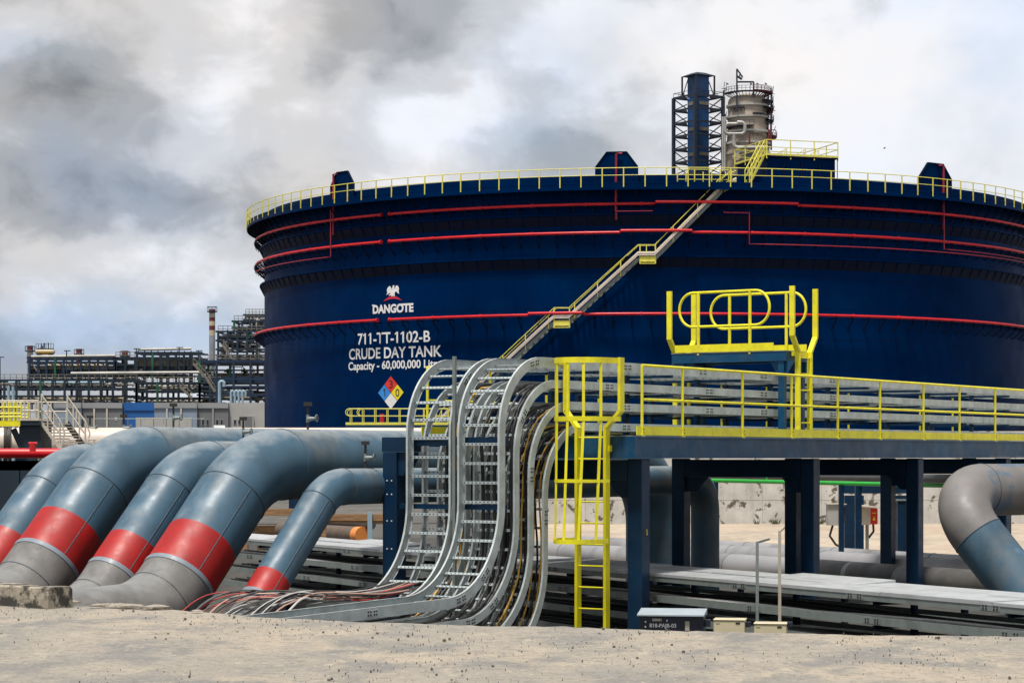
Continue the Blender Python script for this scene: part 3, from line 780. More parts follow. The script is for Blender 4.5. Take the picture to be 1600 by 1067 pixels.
# ------------------------------------------------------------------ crossover over the trays
def crossover():
    X = thing('crossover_platform', 'yellow railed crossover platform on blue legs, straddling the cable trays', 'platform', TD(7.5, 2.2, DK))
    t0, t1, d0, d1, z = 7.05, 8.0, .95, 3.42, 3.60
    m = MB('fascia'); box_along(m, t0, t0+.06, d0, d1, z-.2, z-.02); box_along(m, t1-.06, t1, d0, d1, z-.2, z-.02)
    for d in (d0, d1-.08): box_along(m, t0+.06, t1-.06, d, d+.08, z-.2, z-.022)
    part('frame', m, X)
    m = MB('galvd'); box_along(m, t0-.01, t1+.01, d0-.01, d1+.01, z-.018, z); part('floor', m, X)
    for t in (t0+.08, t1-.08):
        for d in (1.06, 3.22):
            m = MB('fascia'); box_along(m, t-.06, t+.06, d-.06, d+.06, DK+.003, z-.2); part('leg', m, X)
            for sg in (-1, 1):
                q = TD(t, d-.06*sg if sg > 0 else d+.06, 0)
                part('gusset', MB('fascia').prism([(0, z-.203), (.2, z-.203), (.03, z-.48), (0, z-.48)], q+U*.01, WD*sg, Z, -U*.02), X)
    for t, a, b, lift in ((t0+.02, 1.30, 3.26, .0), (t1-.02, .98, 3.06, 0)):
        m = MB('yellow'); zt, zm, r = z+1.16, z+.50, .3
        loop = [TD(t, a+r, zt), TD(t, b-r, zt)]
        loop += [TD(t, b-r+r*sin(pi*i/16), (zt+zm)/2+(zt-zm)/2*cos(pi*i/16)) for i in range(1, 16)]
        loop += [TD(t, b-r, zm), TD(t, a+r, zm)]
        loop += [TD(t, a+r-r*sin(pi*i/16), (zt+zm)/2-(zt-zm)/2*cos(pi*i/16)) for i in range(1, 16)]+[TD(t, a+r, zt)]
        m.tube(loop, .026, 10); part('rail_loop', m, X)
        for d in (a+.42, b-.42): part('rail_post', MB('yellow').tube([TD(t, d, z-.05), TD(t, d, zt)], .03, 10), X)
        m = MB('yellow'); tt = t-.03 if t < 7.5 else t+.03; box_along(m, tt-.006, tt+.006, a-.1 if t < 7.5 else .98, b+.08, z+.004, z+.15); part('toe_plate', m, X)
    for d, flare, name in ((.80, 1, 'near'), (3.46, 1, 'far')):
        for t, tf in ((t0+.22, t0-.02), (t1-.22, t1+.02)):
            m = MB('yellow'); s = [TD(t, d, DK), TD(t, d, z-.02), TD(tf, d, z+.28), TD(tf, d, z+1.2)]
            for a, b in zip(s, s[1:]): m.beam(a-(b-a).normalized()*.01, b+(b-a).normalized()*.01, .10, .05, U)
            part('stile', m, X)
        zz = DK+.3
        while zz < z+.05:
            part('rung', MB('yellow').tube([TD(t0+.22, d, zz), TD(t1-.22, d, zz)], .014, 8), X); zz += .31
    m = MB('yellow'); box_along(m, t0+.22, t1-.22, .83, .935, z-.1, z-.02); part('step_plate', m, X)
crossover()
# ------------------------------------------------------------------ long covered tray bank in the trench
QV = V((.474, -.880, 0)).normalized(); QN = V((.880, .474, 0)).normalized(); Q0 = V((2.12, 38, 0))
def Q(q, s, z): return Q0+QV*q+QN*s+Z*z
def qbox(mb, q0, q1, s0, s1, z0, z1):
    return mb.hexa([Q(q0, s0, z0), Q(q1, s0, z0), Q(q1, s1, z0), Q(q0, s1, z0), Q(q0, s0, z1), Q(q1, s0, z1), Q(q1, s1, z1), Q(q0, s1, z1)])
def tray_bank():
    R = random.Random(4); q0, q1 = -19.0, 14.0
    pos = ['front', 'rear']
    for row, (s0, s1) in enumerate(((0, .72), (.92, 1.64))):
        for k in range(4):
            z = -.34-.335*k
            if k == 0: lab = f'long grey tray with sheet covers in the trench, {pos[row]} one of the top pair'
            else: lab = f'open grey tray in the trench bank, {["", "second", "third", "lowest"][k]} level down in the {pos[row]} row'
            T = thing('covered_cable_tray' if k == 0 else 'trench_cable_tray', lab, 'cable tray', Q(0, (s0+s1)/2, z), 'cable trays stacked along the trench')
            h = .115
            for s in (s0, s1):
                m = MB('galvd'); qbox(m, q0, q1, s-.012, s+.012, z-h, z); part('side_rail', m, T)
            m = MB('bolt'); qbox(m, q0, q1, s0+.014, s1-.014, z-h+.005, z-h+.015); part('tray_floor', m, T)  # near-black floor colour carries the shade between the tiers
            if k == 0:
                q = q0
                while q < q1-.2:
                    l = R.choice((1.5, 2.4, 2.4, 3.0)); a = R.uniform(-.010, .012); b = R.uniform(-.010, .012); dz = .003+R.random()*.012
                    if R.random() < .14: b += .05
                    m = MB('cover'); e = min(q+l-.012, q1)
                    m.hexa([Q(q, s0-.018, z+dz), Q(e, s0-.018, z+dz), Q(e, s1+.018, z+dz+b*.3), Q(q, s1+.018, z+dz+a*.3), Q(q, s0-.018, z+dz+.006+abs(a)), Q(e, s0-.018, z+dz+.006+abs(a)), Q(e, s1+.018, z+dz+.012+abs(b)), Q(q, s1+.018, z+dz+.012+abs(b))])
                    qbox(m, q, e, s0-.0205, s0-.0185, z-.03, z+dz+.004)
                    part('cover_sheet', m, T); q += l
            if row == 0:
                for qq in [q0+1.3+2.95*i+.4*k for i in range(11)]:
                    m = MB('galvd'); qbox(m, qq-.2, qq+.2, -.017, -.0125, z-.10, z-.02); m.use('bolt')
                    for o in (-.14, -.08, .08, .14):
                        for v in (-.08, -.04): qbox(m, qq+o-.013, qq+o+.013, -.023, -.0175, z+v-.013, z+v+.013)
                    part('splice_plate', m, T)
    for k in (1, 2, 3):                      # cables inside the open tiers
        for j in range(5):
            m = ('black', 'grey', 'wcab')[R.choice((0, 0, 1, 0, 1, 2))]; z = -.34-.335*k; s = .10+.12*j; ph = R.random()*6
            pts = [Q(q0+.6*i, s+.03*sin(i*.7+ph), z-.03+.025*sin(i*.45+ph*2)+.012*j) for i in range(int((q1-q0)/.6))]
            nm = {'black': 'black', 'grey': 'dark grey', 'wcab': 'pale'}[m]
            solo('cable', MB(m).tube(pts, R.choice((.018, .024, .03)), 6), f'{nm} cable lying in the {["", "second", "third", "lowest"][k]} level of the trench tray bank', 'cable', Q(0, s, z), 'power cables in the trench trays')
    for i, q in enumerate([-17+2.9*k for k in range(11)]):
        T = solo('tray_trestle', qbox(qbox(qbox(qbox(qbox(qbox(MB('tankdark'), q-.04, q+.04, .78, .86, -2.15, -.36), q-.04, q+.04, 1.70, 1.78, -2.15, -.36),
             q-.03, q+.03, .10, 1.69, -.52, -.47), q-.03, q+.03, .10, 1.69, -.86, -.81), q-.03, q+.03, .10, 1.69, -1.19, -1.14), q-.03, q+.03, .10, 1.69, -1.53, -1.48),
             'dark blue trestle propping up the trench tray bank', 'trestle', Q(q, .8, -2.1), 'trestles under the trench trays')
tray_bank()

# ------------------------------------------------------------------ pipes lying beyond the trench
def floor_pipes():
    for s, r, zt, lab in ((10.0, .29, -.68, 'nearest long grey pipe lying on the ground, stained with dark bands'), (12.6, .27, -.66, 'middle long pale pipe lying on the ground behind the columns'), (14.6, .22, -.70, 'far long pale pipe lying on the ground beside the kerb')):
        T = thing('ground_pipe', lab, 'pipe', Q(4, s, G), 'long pipes lying on the ground')
        q = -22.0; i = 0
        part('pipe_body', MB('gpipe').tube([Q(-24+1.0*j, s, zt-r) for j in range(54)], r, 28), T)
        if r > .28:
            for qa, qb in ((-9.1, -7.62), (-7.45, -5.85), (-5.25, -2.4), (-1.9, 4)): part('dark_wrap', MB('gwrap').tube([Q(qa, s, zt-r), Q(qb, s, zt-r)], r+.006, 28), T)
        for q in [-20+3.9*j+.8*s % 2 for j in range(12)]:
            part('weld_seam', MB('seam').ring(Q(q, s, zt-r), QV, r+.001, .008, 28, 6), T)
        for q in (-15, -9, -3, 3, 9, 15, 21):
            m = MB('conc'); qbox(m, q-.12, q+.12, s-.32, s+.32, G-.2, zt-2*r-.004); part('sleeper', m, T)
    m = MB('conc'); qbox(m, -30, 34, 17.2, 17.5, G-.1, G+.16); m.use('rust'); qbox(m, -30, 34, 17.17, 17.53, G+.162, G+.25)
    solo('yard_kerb', m, 'low kerb with a rusty steel edge between the ground pipes and sandy yard', 'kerb', Q(0, 17.3, G))
floor_pipes()

def elbow_pipe():
    T = thing('elbow_pipe', 'big weathered grey pipe with an elbow turning down at the right edge', 'pipe', (9, 38, -2))
    r = .45; cn = P(1472, 766, 39.0)
    dn = V((.54, -.36, -.76)).normalized()
    A = cn+V((.80, .60, 0)).normalized()*9; E = cn+dn*4.6
    path = fillet([A, cn, E], [1.75*r], 20)
    d0 = (A-cn).length
    Ltot = plen(path); Larc = plen(path)-0
    # arc bounds
    ang = (A-cn).angle(E-cn); Tn = 1.75*r/tan(ang/2); la = d0-Tn; lb = la+1.75*r*(pi-ang)
    part('pipe_body', MB('coat2').tube(cutpath(path, 0, lb+.02), r, 44), T)
    part('lower_leg', MB('pipe').tube(cutpath(path, lb+.021, 99), r-.001, 44), T, 'blue grey lower leg')
    for d in (la, lb+.02):
        q = cutpath(path, d-.01, d+.01); part('weld_seam', MB('seam').ring((q[0]+q[-1])/2, q[-1]-q[0], r+.001, .009, 40, 6), T)
    e = V((.3, -.8, .25)).normalized()*(r+.001); part('long_seam', MB('seam').tube([A+e, cn+(A-cn).normalized()*Tn+e], .007, 6), T)
elbow_pipe()

def yard_lines():
    a, b = P(1098, 743, 64), P(1640, 750, 52)
    T = thing('overhead_pipe', 'dark grey pipe running under the walkway above the bright green line', 'pipe', (a.x, a.y, G)); part('pipe_body', MB('dkpipe').tube([a, b], .11, 20), T)
    for f in (.02, .5, .98):
        q = a.lerp(b, f); part('pipe_stand', MB('blue').box((q.x-.08, q.y-.08, G-.1), (q.x+.08, q.y+.08, q.z-.111)), T)
    a, b = P(1096, 750, 61), P(1640, 762, 50)
    T = thing('green_pipe', 'thin bright green pipe passing under the walkway', 'pipe', (a.x, a.y, G)); part('pipe_body', MB('green').tube([a, b], .052, 12), T)
    q = P(1198, 751, 59); m = MB('green').tube([q, q+Z*.16], .02, 8); m.tube([q+Z*.16-V((.05, 0, 0)), q+Z*.16+V((.05, 0, 0))], .02, 8); part('vent', m, T)
    for f in (.05, .45, .9):
        q = a.lerp(b, f); part('pipe_stand', MB('blue').box((q.x-.06, q.y-.06, G-.1), (q.x+.06, q.y+.06, q.z-.053)), T)
    T = thing('pipe_portal', 'dark blue portal frame behind the red call box', 'support frame', P(1365, 850, 62))
    for px in (1333, 1409):
        c = P(px, 760, 62); part('post', MB('blue').box((c.x-.26, c.y-.2, G-.05), (c.x+.26, c.y+.2, c.z-.24)), T)
    c0, c1 = P(1312, 757, 62), P(1422, 757, 62)
    part('crossbeam', MB('blue').box((c0.x, 61.8, c0.z-.235), (c1.x, 62.2, c0.z)), T)
    # fire call box on its post
    c = P(1356, 803, 60); T = thing('call_box', 'white hooded call box with red front on a thin post', 'call box', (c.x, c.y, G))
    part('post', MB('galvd').tube([V((c.x-.02, c.y, G-.05)), V((c.x-.02, c.y, c.z-.28))], .045, 10), T)
    m = MB('white'); m.box((c.x-.22, c.y-.12, c.z-.28), (c.x+.05, c.y+.16, c.z+.22)); part('housing', m, T)
    part('hood', MB('white').hexa([(c.x-.24, c.y-.32, c.z+.20), (c.x+.34, c.y-.32, c.z+.16), (c.x+.34, c.y+.18, c.z+.16), (c.x-.24, c.y+.18, c.z+.222), (c.x-.24, c.y-.32, c.z+.235), (c.x+.34, c.y-.32, c.z+.185), (c.x+.34, c.y+.18, c.z+.185), (c.x-.24, c.y+.18, c.z+.25)]), T)
    d = part('red_front', MB('dred').box((c.x+.052, c.y-.10, c.z-.26), (c.x+.24, c.y+.14, c.z+.15)), T)
    m = MB('dyel').box((c.x+.09, c.y-.107, c.z+.02), (c.x+.20, c.y-.102, c.z+.045)); m.prism([(0, 0), (.08, 0), (.04, .12)], (c.x+.105, c.y-.102, c.z-.16), (1, 0, 0), Z, (0, -.005, 0)); part('warning_mark', m, d)
    part('conduit', MB('bolt').tube([V((c.x+.14, c.y, c.z-.26)), V((c.x+.15, c.y, c.z-.45)), V((c.x+.02, c.y, c.z-.62))], .03, 8), T)
    c = P(1306, 804, 60); T = thing('instrument_cabinet', 'pale grey cabinet on a post left of the call box', 'cabinet', (c.x, c.y, G))
    part('housing', MB('bpale').box((c.x-.24, c.y-.15, c.z-.27), (c.x+.10, c.y+.15, c.z+.27)), T)
    part('hood', MB('white').hexa([(c.x-.27, c.y-.2, c.z+.272), (c.x+.26, c.y-.2, c.z+.272), (c.x+.26, c.y+.2, c.z+.272), (c.x-.27, c.y+.2, c.z+.272), (c.x-.27, c.y-.2, c.z+.31), (c.x+.26, c.y-.2, c.z+.29), (c.x+.26, c.y+.2, c.z+.29), (c.x-.27, c.y+.2, c.z+.31)]), T)
    part('switch_block', MB('bolt').box((c.x+.102, c.y-.12, c.z-.2), (c.x+.24, c.y+.12, c.z+.2)), T)
    part('post', MB('galvd').tube([V((c.x+.12, c.y+.02, G-.05)), V((c.x+.12, c.y+.02, c.z-.201))], .05, 10), T)
    part('conduit', MB('bolt').tube([V((c.x-.08, c.y, c.z-.271)), V((c.x-.16, c.y, c.z-.55)), V((c.x+.0, c.y, c.z-.78)), V((c.x+.08, c.y, c.z-.82))], .03, 8), T)
    # blue plinth posts behind column rows
    c = P(1418, 782, 56); T = thing('pipe_stanchion', 'stubby dark blue pipe stanchion between the columns and elbow pipe', 'stanchion', (c.x, c.y, G))
    part('post', MB('blue').box((c.x-.28, c.y-.25, G-.05), (c.x+.28, c.y+.25, c.z)), T); part('cap_plate', MB('galvd').box((c.x-.32, c.y-.28, c.z+.002), (c.x+.32, c.y+.28, c.z+.03)), T)
yard_lines()

def bund_wall():
    T = thing('bund_wall', 'mould-speckled white concrete bund wall behind the columns', 'wall', (18, 96, G)); y = 96.0
    x = 0.0; i = 0
    top = EYE+33*96/F
    x0, x1 = .6, 60.0; n = 24
    for i in range(n):
        a = lerp(x0, x1, i/n); b = lerp(x0, x1, (i+1)/n)
        m = MB('conc')
        m.box((a+.012, y, G-.2), (b-.012, y+.3, G+.98)); m.box((a+.012, y, G+1.0), (b-.012, y+.3, top+.15)); part('wall_panel', m, T)
    part('core', MB('conc').box((x0, y+.02, G-.2), (x1, y+.28, top+.1)), T)
    R = random.Random(8)
    for k in range(14):
        px = R.choice((R.uniform(1120, 1215), R.uniform(1225, 1320), R.uniform(1000, 1120))); c = P(px, 820, y-.25); c.z = G
        m = MB('leaf')
        for j in range(14):
            a = R.random()*6.3; h = R.uniform(.10, .32); r = R.uniform(.02, .12); q = c+V((r*cos(a), r*sin(a)*.6, 0)); w = .02
            m.raw([q-V((w, 0, 0)), q+V((w, 0, 0)), q+V((.12*cos(a), .08*sin(a), h))], [(0, 1, 2)])
        solo('weed_tuft', m, 'small weed tuft at the foot of the white bund wall', 'weed', c, 'weed tufts along the bund wall')
bund_wall()

def pipe_stack():
    y = 60.0
    for px0, px1, py, r, m, lab, e in ((500, 566, 836, .22, 'brown', 'brown coated pipe length with an orange end beneath the timber', 'orange'), (520, 580, 819, .14, 'dkpipe', 'thin grey pipe length lying on the brown pipe', None), (470, 540, 858, .16, 'gpipe', 'pale pipe length at the bottom of the stack', None)):
        a, b = P(px0-60, py-8, y+4), P(px1, py, y)
        T = thing('pipe_length', lab, 'pipe', (b.x, b.y, G)); part('pipe_body', MB(m).tube([a, b], r, 20), T)
        if e: d = (b-a).normalized(); part('end_cap', MB(e).tube([b-d*.28, b+d*.02], r+.005, 20), T)
    c = P(545, 812, y-.3); d = V((1.1, -.1, 0))
    T = thing('timber_crate', 'weathered timber frame around the stored pipe lengths', 'crate', (c.x, c.y, G))
    for px, py in ((545, 808), (560, 812)):
        c = P(px, py, y-.5); part('board', MB('wood').beam(c-d, c+d, .06, .17), T)
    for px in (506, 578): c = P(px, 806, y-.6); part('post', MB('lblue' if px > 550 else 'wood').box((c.x-.06, c.y-.06, G-.9), (c.x+.06, c.y+.06, c.z+.1)), T)
    for px, py, w in ((420, 800, 1.2), (440, 830, 1.0), (400, 826, 1.1)):
        c = P(px, py, 58+py*.01); solo('timber_baulk', MB('wood').box((c.x-w, c.y-.15, c.z-.1), (c.x+w, c.y+.15, c.z+.1)).box((c.x-w*.7, c.y-.12, G-.9), (c.x-w*.5, c.y+.12, c.z-.102)).box((c.x+w*.5, c.y-.12, G-.9), (c.x+w*.7, c.y+.12, c.z-.102)), 'weathered timber baulk on props, glimpsed between the slanting pipes', 'timber', (c.x, c.y, G), 'timber baulks behind the pipes')
pipe_stack()

# ------------------------------------------------------------------ small things by the road
def roadside():
    y = 23.4; a, b = P(998, 960, y), P(1099, 968, y); zt = P(0, 960, y).z
    dx = (b-a); dx.z = 0; l = dx.length; ex = V((.985, -.17, 0)); ey = V((.17, .985, 0)); o = V((a.x, y, 0))
    def bx(m, x0, x1, y0, y1, z0, z1, z2=None):
        z2 = z1 if z2 is None else z2
        return m.hexa([o+ex*x0+ey*y0+Z*z0, o+ex*x1+ey*y0+Z*z0, o+ex*x1+ey*y1+Z*z0, o+ex*x0+ey*y1+Z*z0, o+ex*x0+ey*y0+Z*z1, o+ex*x1+ey*y0+Z*z1, o+ex*x1+ey*y1+Z*z2, o+ex*x0+ey*y1+Z*z2])
    T = thing('junction_box', 'dark navy junction box with pale lid and stencilled number behind the road edge', 'junction box', (o.x+.33, y, -.6))
    part('body', bx(MB('jbox'), 0, l, 0, .30, -.62, zt-.012), T, bevel=.006)
    part('lid', bx(MB('lid'), -.012, l+.012, -.05, .33, zt-.008, zt+.006, zt+.05), T)
    def stencil(m, s, h, x, z):
        vs, fs = text_mesh(s, h, .02); m.raw([o+ex*(x+p)+Z*(z+q)-ey*.003 for p, q in vs], fs)
    m = MB('letter'); stencil(m, '818-PAJB-03', .052, .11, zt-.138); part('stencil', m, T)
    part('name_plate', bx(MB('plate'), .14, .235, -.006, -.001, zt-.062, zt-.036), T); part('latch', bx(MB('plate'), .475, .52, -.012, -.001, zt-.155, zt-.06), T)
    for x, z in ((.07, -.07), (.07, -.12), (.29, -.055)): part('screw', bx(MB('letter'), x-.007, x+.007, -.008, -.001, zt+z-.008, zt+z+.008), T)
    part('leg', bx(MB('galvd'), .05, .12, .1, .2, -2.2, -.622), T); part('leg', bx(MB('galvd'), l-.12, l-.05, .1, .2, -2.2, -.622), T)
    part('gland', bx(MB('jbox'), l+.002, l+.06, .08, .2, zt-.12, zt-.05), T)
    for px0, px1, py, lab in ((1115, 1173, 967, 'left of the two beige enclosures behind the road edge'), (1178, 1238, 973, 'right of the two beige enclosures behind the road edge')):
        y = 22.6; a, b = P(px0, py, y), P(px1, py, y); zt = a.z; w = b.x-a.x-.06
        o = V((a.x, y, 0))
        T = thing('beige_enclosure', lab, 'enclosure', (o.x+w/2, y, -.5), 'beige enclosures behind the road edge')
        part('body', bx(MB('beige'), 0, w, 0, .24, -.5, zt-.014), T, bevel=.006); part('lid', bx(MB('beige'), -.006, w+.006, -.008, .25, zt-.010, zt), T, bevel=.004)
        part('plate', bx(MB('bolt'), w-.09, w-.045, -.004, -.001, zt-.045, zt-.028), T); part('plate', bx(MB('plate'), .02, .06, -.004, -.001, zt-.04, zt-.03), T)
        part('leg', bx(MB('galvd'), w/2-.04, w/2+.04, .08, .16, -2.1, -.502), T); part('gland', bx(MB('jbox'), w+.002, w+.05, .08, .16, -.09, -.04), T)
    for px, pt, ex2, lab in ((1183, 846, V((.35, .6, .04)), 'shorter grey angle-iron post with bent top in the trench'), (1218, 829, V((.16, .5, .06)), 'taller rusty angle-iron post with bent top in the trench')):
        y = 24.2; c = P(px, pt, y); m = MB('galvd' if px < 1200 else 'rust'); m.mats[0] = M['galvd'] if px < 1200 else M['plate']
        m.box((c.x-.016, y-.016, -2.2), (c.x+.016, y-.010, c.z)); m.box((c.x+.010, y-.0095, -2.2), (c.x+.016, y+.016, c.z)); m.beam(c+V((0, 0, -.008)), c+ex2*.45, .02, .02)
        solo('angle_post', m, lab, 'post', (c.x, y, -2.2), 'angle-iron posts in the trench')
roadside()
# ------------------------------------------------------------------ the storage tank
TAZ, TDIST = radians(3.324), 213.5
TCX, TCY = TDIST*sin(TAZ), TDIST*cos(TAZ)
RS, RP, RR = 35.2, 36.0, 36.8                         # shell, water rings, walkway rim
ZF = EYE+20.95; ZT = ZF+.85                           # walkway floor, top of shell
def C(phi, R, z): return V((TCX+R*(-sin(TAZ)*cos(phi)+cos(TAZ)*sin(phi)), TCY+R*(-cos(TAZ)*cos(phi)-sin(TAZ)*sin(phi)), z))
def phi(px, R): b = atan((px-800)/F)-TAZ; return asin(max(-1, min(1, TDIST*sin(b)/R)))-b
def CP(px, py, R):
    p = phi(px, R); q = C(p, R, 0); return p, EYE-(py-HX)*q.y/F
def out(phi_): return (C(phi_, 1, 0)-C(phi_, 0, 0))
def side(phi_): return V((cos(TAZ)*cos(phi_)+sin(TAZ)*sin(phi_), -sin(TAZ)*cos(phi_)+cos(TAZ)*sin(phi_), 0))
A0, A1 = -1.75, 1.75                                  # arc built for the fittings (the half towards the road and beyond)
def arc(p0, p1, R, z, step=.035):
    n = max(2, int(abs(p1-p0)/step)); return [C(lerp(p0, p1, i/n), R, z) for i in range(n+1)]
def tank():
    T = thing('storage_tank', 'huge navy blue crude oil storage tank with white lettering and red water rings', 'storage tank', (TCX, TCY, G))
    c = (TCX, TCY, 0)
    m = MB('tank'); zs = [G-.3+2.45*i for i in range(10)]
    m.lathe([(RS, G-.3), (RS, ZT), (RS-.05, ZT), (RS-.05, ZT-.8)], c, 256)
    part('shell', m, T)
    m = MB('tankdark')
    for z in [G+2.4*i for i in range(1, 10)]:
        m.lathe([(RS-.01, z-.012), (RS+.010, z-.006), (RS+.010, z+.006), (RS-.01, z+.012)], c, 256)
    part('course_seam', m, T)
    part('floating_roof', MB('tankdark').lathe([(RS-.06, ZT-1.4), (0.01, ZT-1.4)], c, 96), T)
    ribs = []
    for z in (EYE+18.80, EYE+15.50):                  # stiffening girders: a lip over a sloping ribbed underside
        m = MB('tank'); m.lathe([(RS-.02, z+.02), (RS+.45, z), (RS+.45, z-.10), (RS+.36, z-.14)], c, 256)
        m.use('tankdark'); m.lathe([(RS+.355, z-.141), (RS-.02, z-.95)], c, 256)  # sloping underside in darker navy, its shade painted into the colour
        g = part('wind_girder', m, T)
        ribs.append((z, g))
    m = MB('tank').lathe([(RS-.02, ZF-.14), (RR, ZF-.14), (RR, ZF), (RS-.02, ZF)], c, 256); m.lathe([(RR-.02, ZF), (RR+.015, ZF), (RR+.015, ZF+.13), (RR-.02, ZF+.13)], c, 256)
    m.lathe([(RR-.02, ZF-.141), (RR+.01, ZF-.141), (RR+.01, ZF-.45), (RR-.02, ZF-.45)], c, 256)
    wk = part('rim_walkway', m, T)
    n = 96
    bm = MB('tankdark')
    bm.beam((0, RS-RS+0, ZF-.2), (0, RR-RS-.04, ZF-.2), .07, .12); bm.beam((0, 0, ZF-1.75), (0, RR-RS-.06, ZF-.26), .07, .09)
    me = bm.mesh('walkway_bracket')
    def place(me, name, parent, p, R, extra=0):
        o = bpy.data.objects.new(name, me); COL.objects.link(o); o.parent = parent
        ou, si = out(p), side(p); mt = Matrix((-si, ou, Z)).transposed().to_4x4(); mt.translation = C(p, R, 0)-BASE[T.name]; o.matrix_local = mt; return o
    for zr, g in ribs:
        rb = MB('tank').prism([(0, zr-.97), (.44, zr-.12), (.34, zr-.12)], (-.02, 0, 0), (0, 1, 0), Z, (.04, 0, 0)); rme = rb.mesh('girder_rib')
        for i in range(n): place(rme, 'girder_rib', g, lerp(A0, A1, (i+.5)/n), RS)
    for i in range(n): place(me, 'walkway_bracket', wk, lerp(A0, A1, i/(n-1)), RS)
    # rim railing
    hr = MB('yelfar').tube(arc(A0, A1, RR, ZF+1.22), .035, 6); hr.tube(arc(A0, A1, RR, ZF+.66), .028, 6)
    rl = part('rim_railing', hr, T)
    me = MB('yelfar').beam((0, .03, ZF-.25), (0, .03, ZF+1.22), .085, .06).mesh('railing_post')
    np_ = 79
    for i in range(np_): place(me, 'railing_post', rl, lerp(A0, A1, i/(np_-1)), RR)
    # red water rings with their outriggers
    gapc = phi(601, RP); ph0 = phi(608, RP)
    for z, jump in ((EYE+19.49, (1022, 1248)), (EYE+17.28, (968, 1083)), (EYE+10.98, (824, 912))):
        ja, jb = phi(jump[0], RP+.25), phi(jump[1], RP+.25)
        gl = phi(596 if z > 15 else 590, RP)
        left = MB('red').tube(arc(A0, gl, RP, z), .115, 10); left.tube(arc(gl-.004, gl, RP, z), .17, 10)
        right = MB('red').tube(arc(ph0, ja, RP, z)+arc(ja+.004, jb-.004, RP+.42, z+.09)+arc(jb, A1, RP, z), .115, 10)
        right.tube(arc(ph0, ph0+.004, RP, z), .17, 10)
        for p in [gl-.13*k for k in range(1, 8)]: left.tube(arc(p, p+.004, RP, z), .15, 8)
        for p in [ph0+.12*k for k in range(1, 11)]:
            if not ja-.02 < p < jb+.02: right.tube(arc(p, p+.004, RP, z), .15, 8)
        r = part('water_ring', left, T); r2 = part('water_ring', right, T)
        bm = MB('tankdark'); bm.beam((0, 0, z-.19), (0, RP-RS+.14, z-.19), .07, .09); bm.beam((0, 0, z-1.05), (0, RP-RS+.10, z-.24), .07, .08); bm.beam((0, RP-RS+.02, z-.26), (0, RP-RS+.02, z-.55), .06, .06); bm.beam((-.12, RP-RS+.16, z-.17), (.12, RP-RS+.16, z-.17), .06, .06)
        me = bm.mesh('ring_bracket'); n = 84
        for i in range(n): place(me, 'ring_bracket', r, lerp(A0, A1, (i+.3)/n), RS)
    # thin red feed lines
    def feed(px, pt, pb, end):
        p, z0 = CP(px, pt, RP-.1); _, z1 = CP(px, pb, RP-.1); pe, _ = CP(end, pb, RP-.1) if end else (p, 0)
        pts = [C(p, RP+.25, z0), C(p, RP+.25, z1)]
        if end:
            pts = [C(p, RP+.25, z0)]+[C(lerp(p, pe, i/30), RP+.25, z1) for i in range(31)]
        part('feed_line', MB('redthin').tube(pts, .045, 6), T)
    feed(522, 325, 402, 405); feed(962, 275, 331, 1020); feed(1169, 332, 382, 1640); feed(1470, 330, 390, 1640); feed(1130, 331, 333, 1168)
    # foam chambers: clipped plates above the rim
    for px0, px1, pt, rc in ((516, 552, 268, 523), (930, 997, 237, 963), (1437, 1487, 255, 1472)):
        a, b = phi(px0, RS+.3), phi(px1, RS+.3); pm = (a+b)/2; hw = RS*(b-a)/2; zt = EYE-(pt-HX)*C(pm, RS+.3, 0).y/F; h = zt-(ZF+.25)
        k = hw*.52; poly = [(-hw, 0), (hw, 0), (hw, h*.52), (hw-k, h), (-hw+k, h), (-hw, h*.52)]
        o = C(pm, RS+.10, ZF+.25); si, ou = side(pm), out(pm)
        f = part('foam_shield', MB('tank').prism(poly, o, si, Z, ou*.10), T)
        e = MB('tankdark')
        for (x0, y0), (x1, y1) in zip(poly, poly[1:]+poly[:1]): e.beam(o+si*x0*.995+Z*y0*.99+ou*.14, o+si*x1*.995+Z*y1*.99+ou*.14, .07, .07, ou)
        e.beam(o+si*(-hw*.9)+Z*h*.5+ou*.13, o+si*(hw*.9)+Z*h*.5+ou*.13, .05, .05, ou)
        part('shield_frame', e, f)
        x = RS*(phi(rc, RS+.3)-pm); q = o+si*x+ou*.34
        part('foam_riser', MB('redthin').tube([q-Z*2.9, q+Z*h*.93, q+Z*h*.93-si*(.5 if rc > 1000 else -.45)], .09, 8), T)
    # ---------------- stair
    RI, RO = RS+.30, RS+1.05
    pts = [(690, 662), (786, 577), (866, 503), (889, 503), (997, 405), (1023, 405), (1128, 299), (1150, 287)]
    seq = [CP(px, py, RO) for px, py in pts]; seq.insert(0, (seq[0][0]-.06, G+.1)); seq[-1] = (seq[-1][0], ZF-.02)
    st = MB('galvd'); rails = MB('yelfar'); dark = MB('tankdark'); cr = MB('cream')
    fine = []
    for (p0, z0), (p1, z1) in zip(seq, seq[1:]):
        n = max(2, int(abs(p1-p0)/.012))
        for i in range(n): fine.append((lerp(p0, p1, i/n), lerp(z0, z1, i/n)))
    fine.append(seq[-1])
    for R in (RI, RO):
        for (p0, z0), (p1, z1) in zip(fine, fine[1:]): st.beam(C(p0, R, z0), C(p1, R, z1), .05, .24)
    S_ = part('stair_stringers', st, T)
    tr = MB('galvd'); 
    for (p0, z0), (p1, z1) in zip(fine, fine[1:]):
        if z1-z0 > .05:
            k = max(1, int((z1-z0)/.22))
            for j in range(k): p = lerp(p0, p1, j/k); z = lerp(z0, z1, j/k); tr.beam(C(p, RI+.04, z), C(p, RO-.04, z), .22, .03)
        else: tr.beam(C((p0+p1)/2, RI+.04, z0), C((p0+p1)/2, RO-.04, z0), RO*abs(p1-p0), .03)
    part('stair_treads', tr, S_)
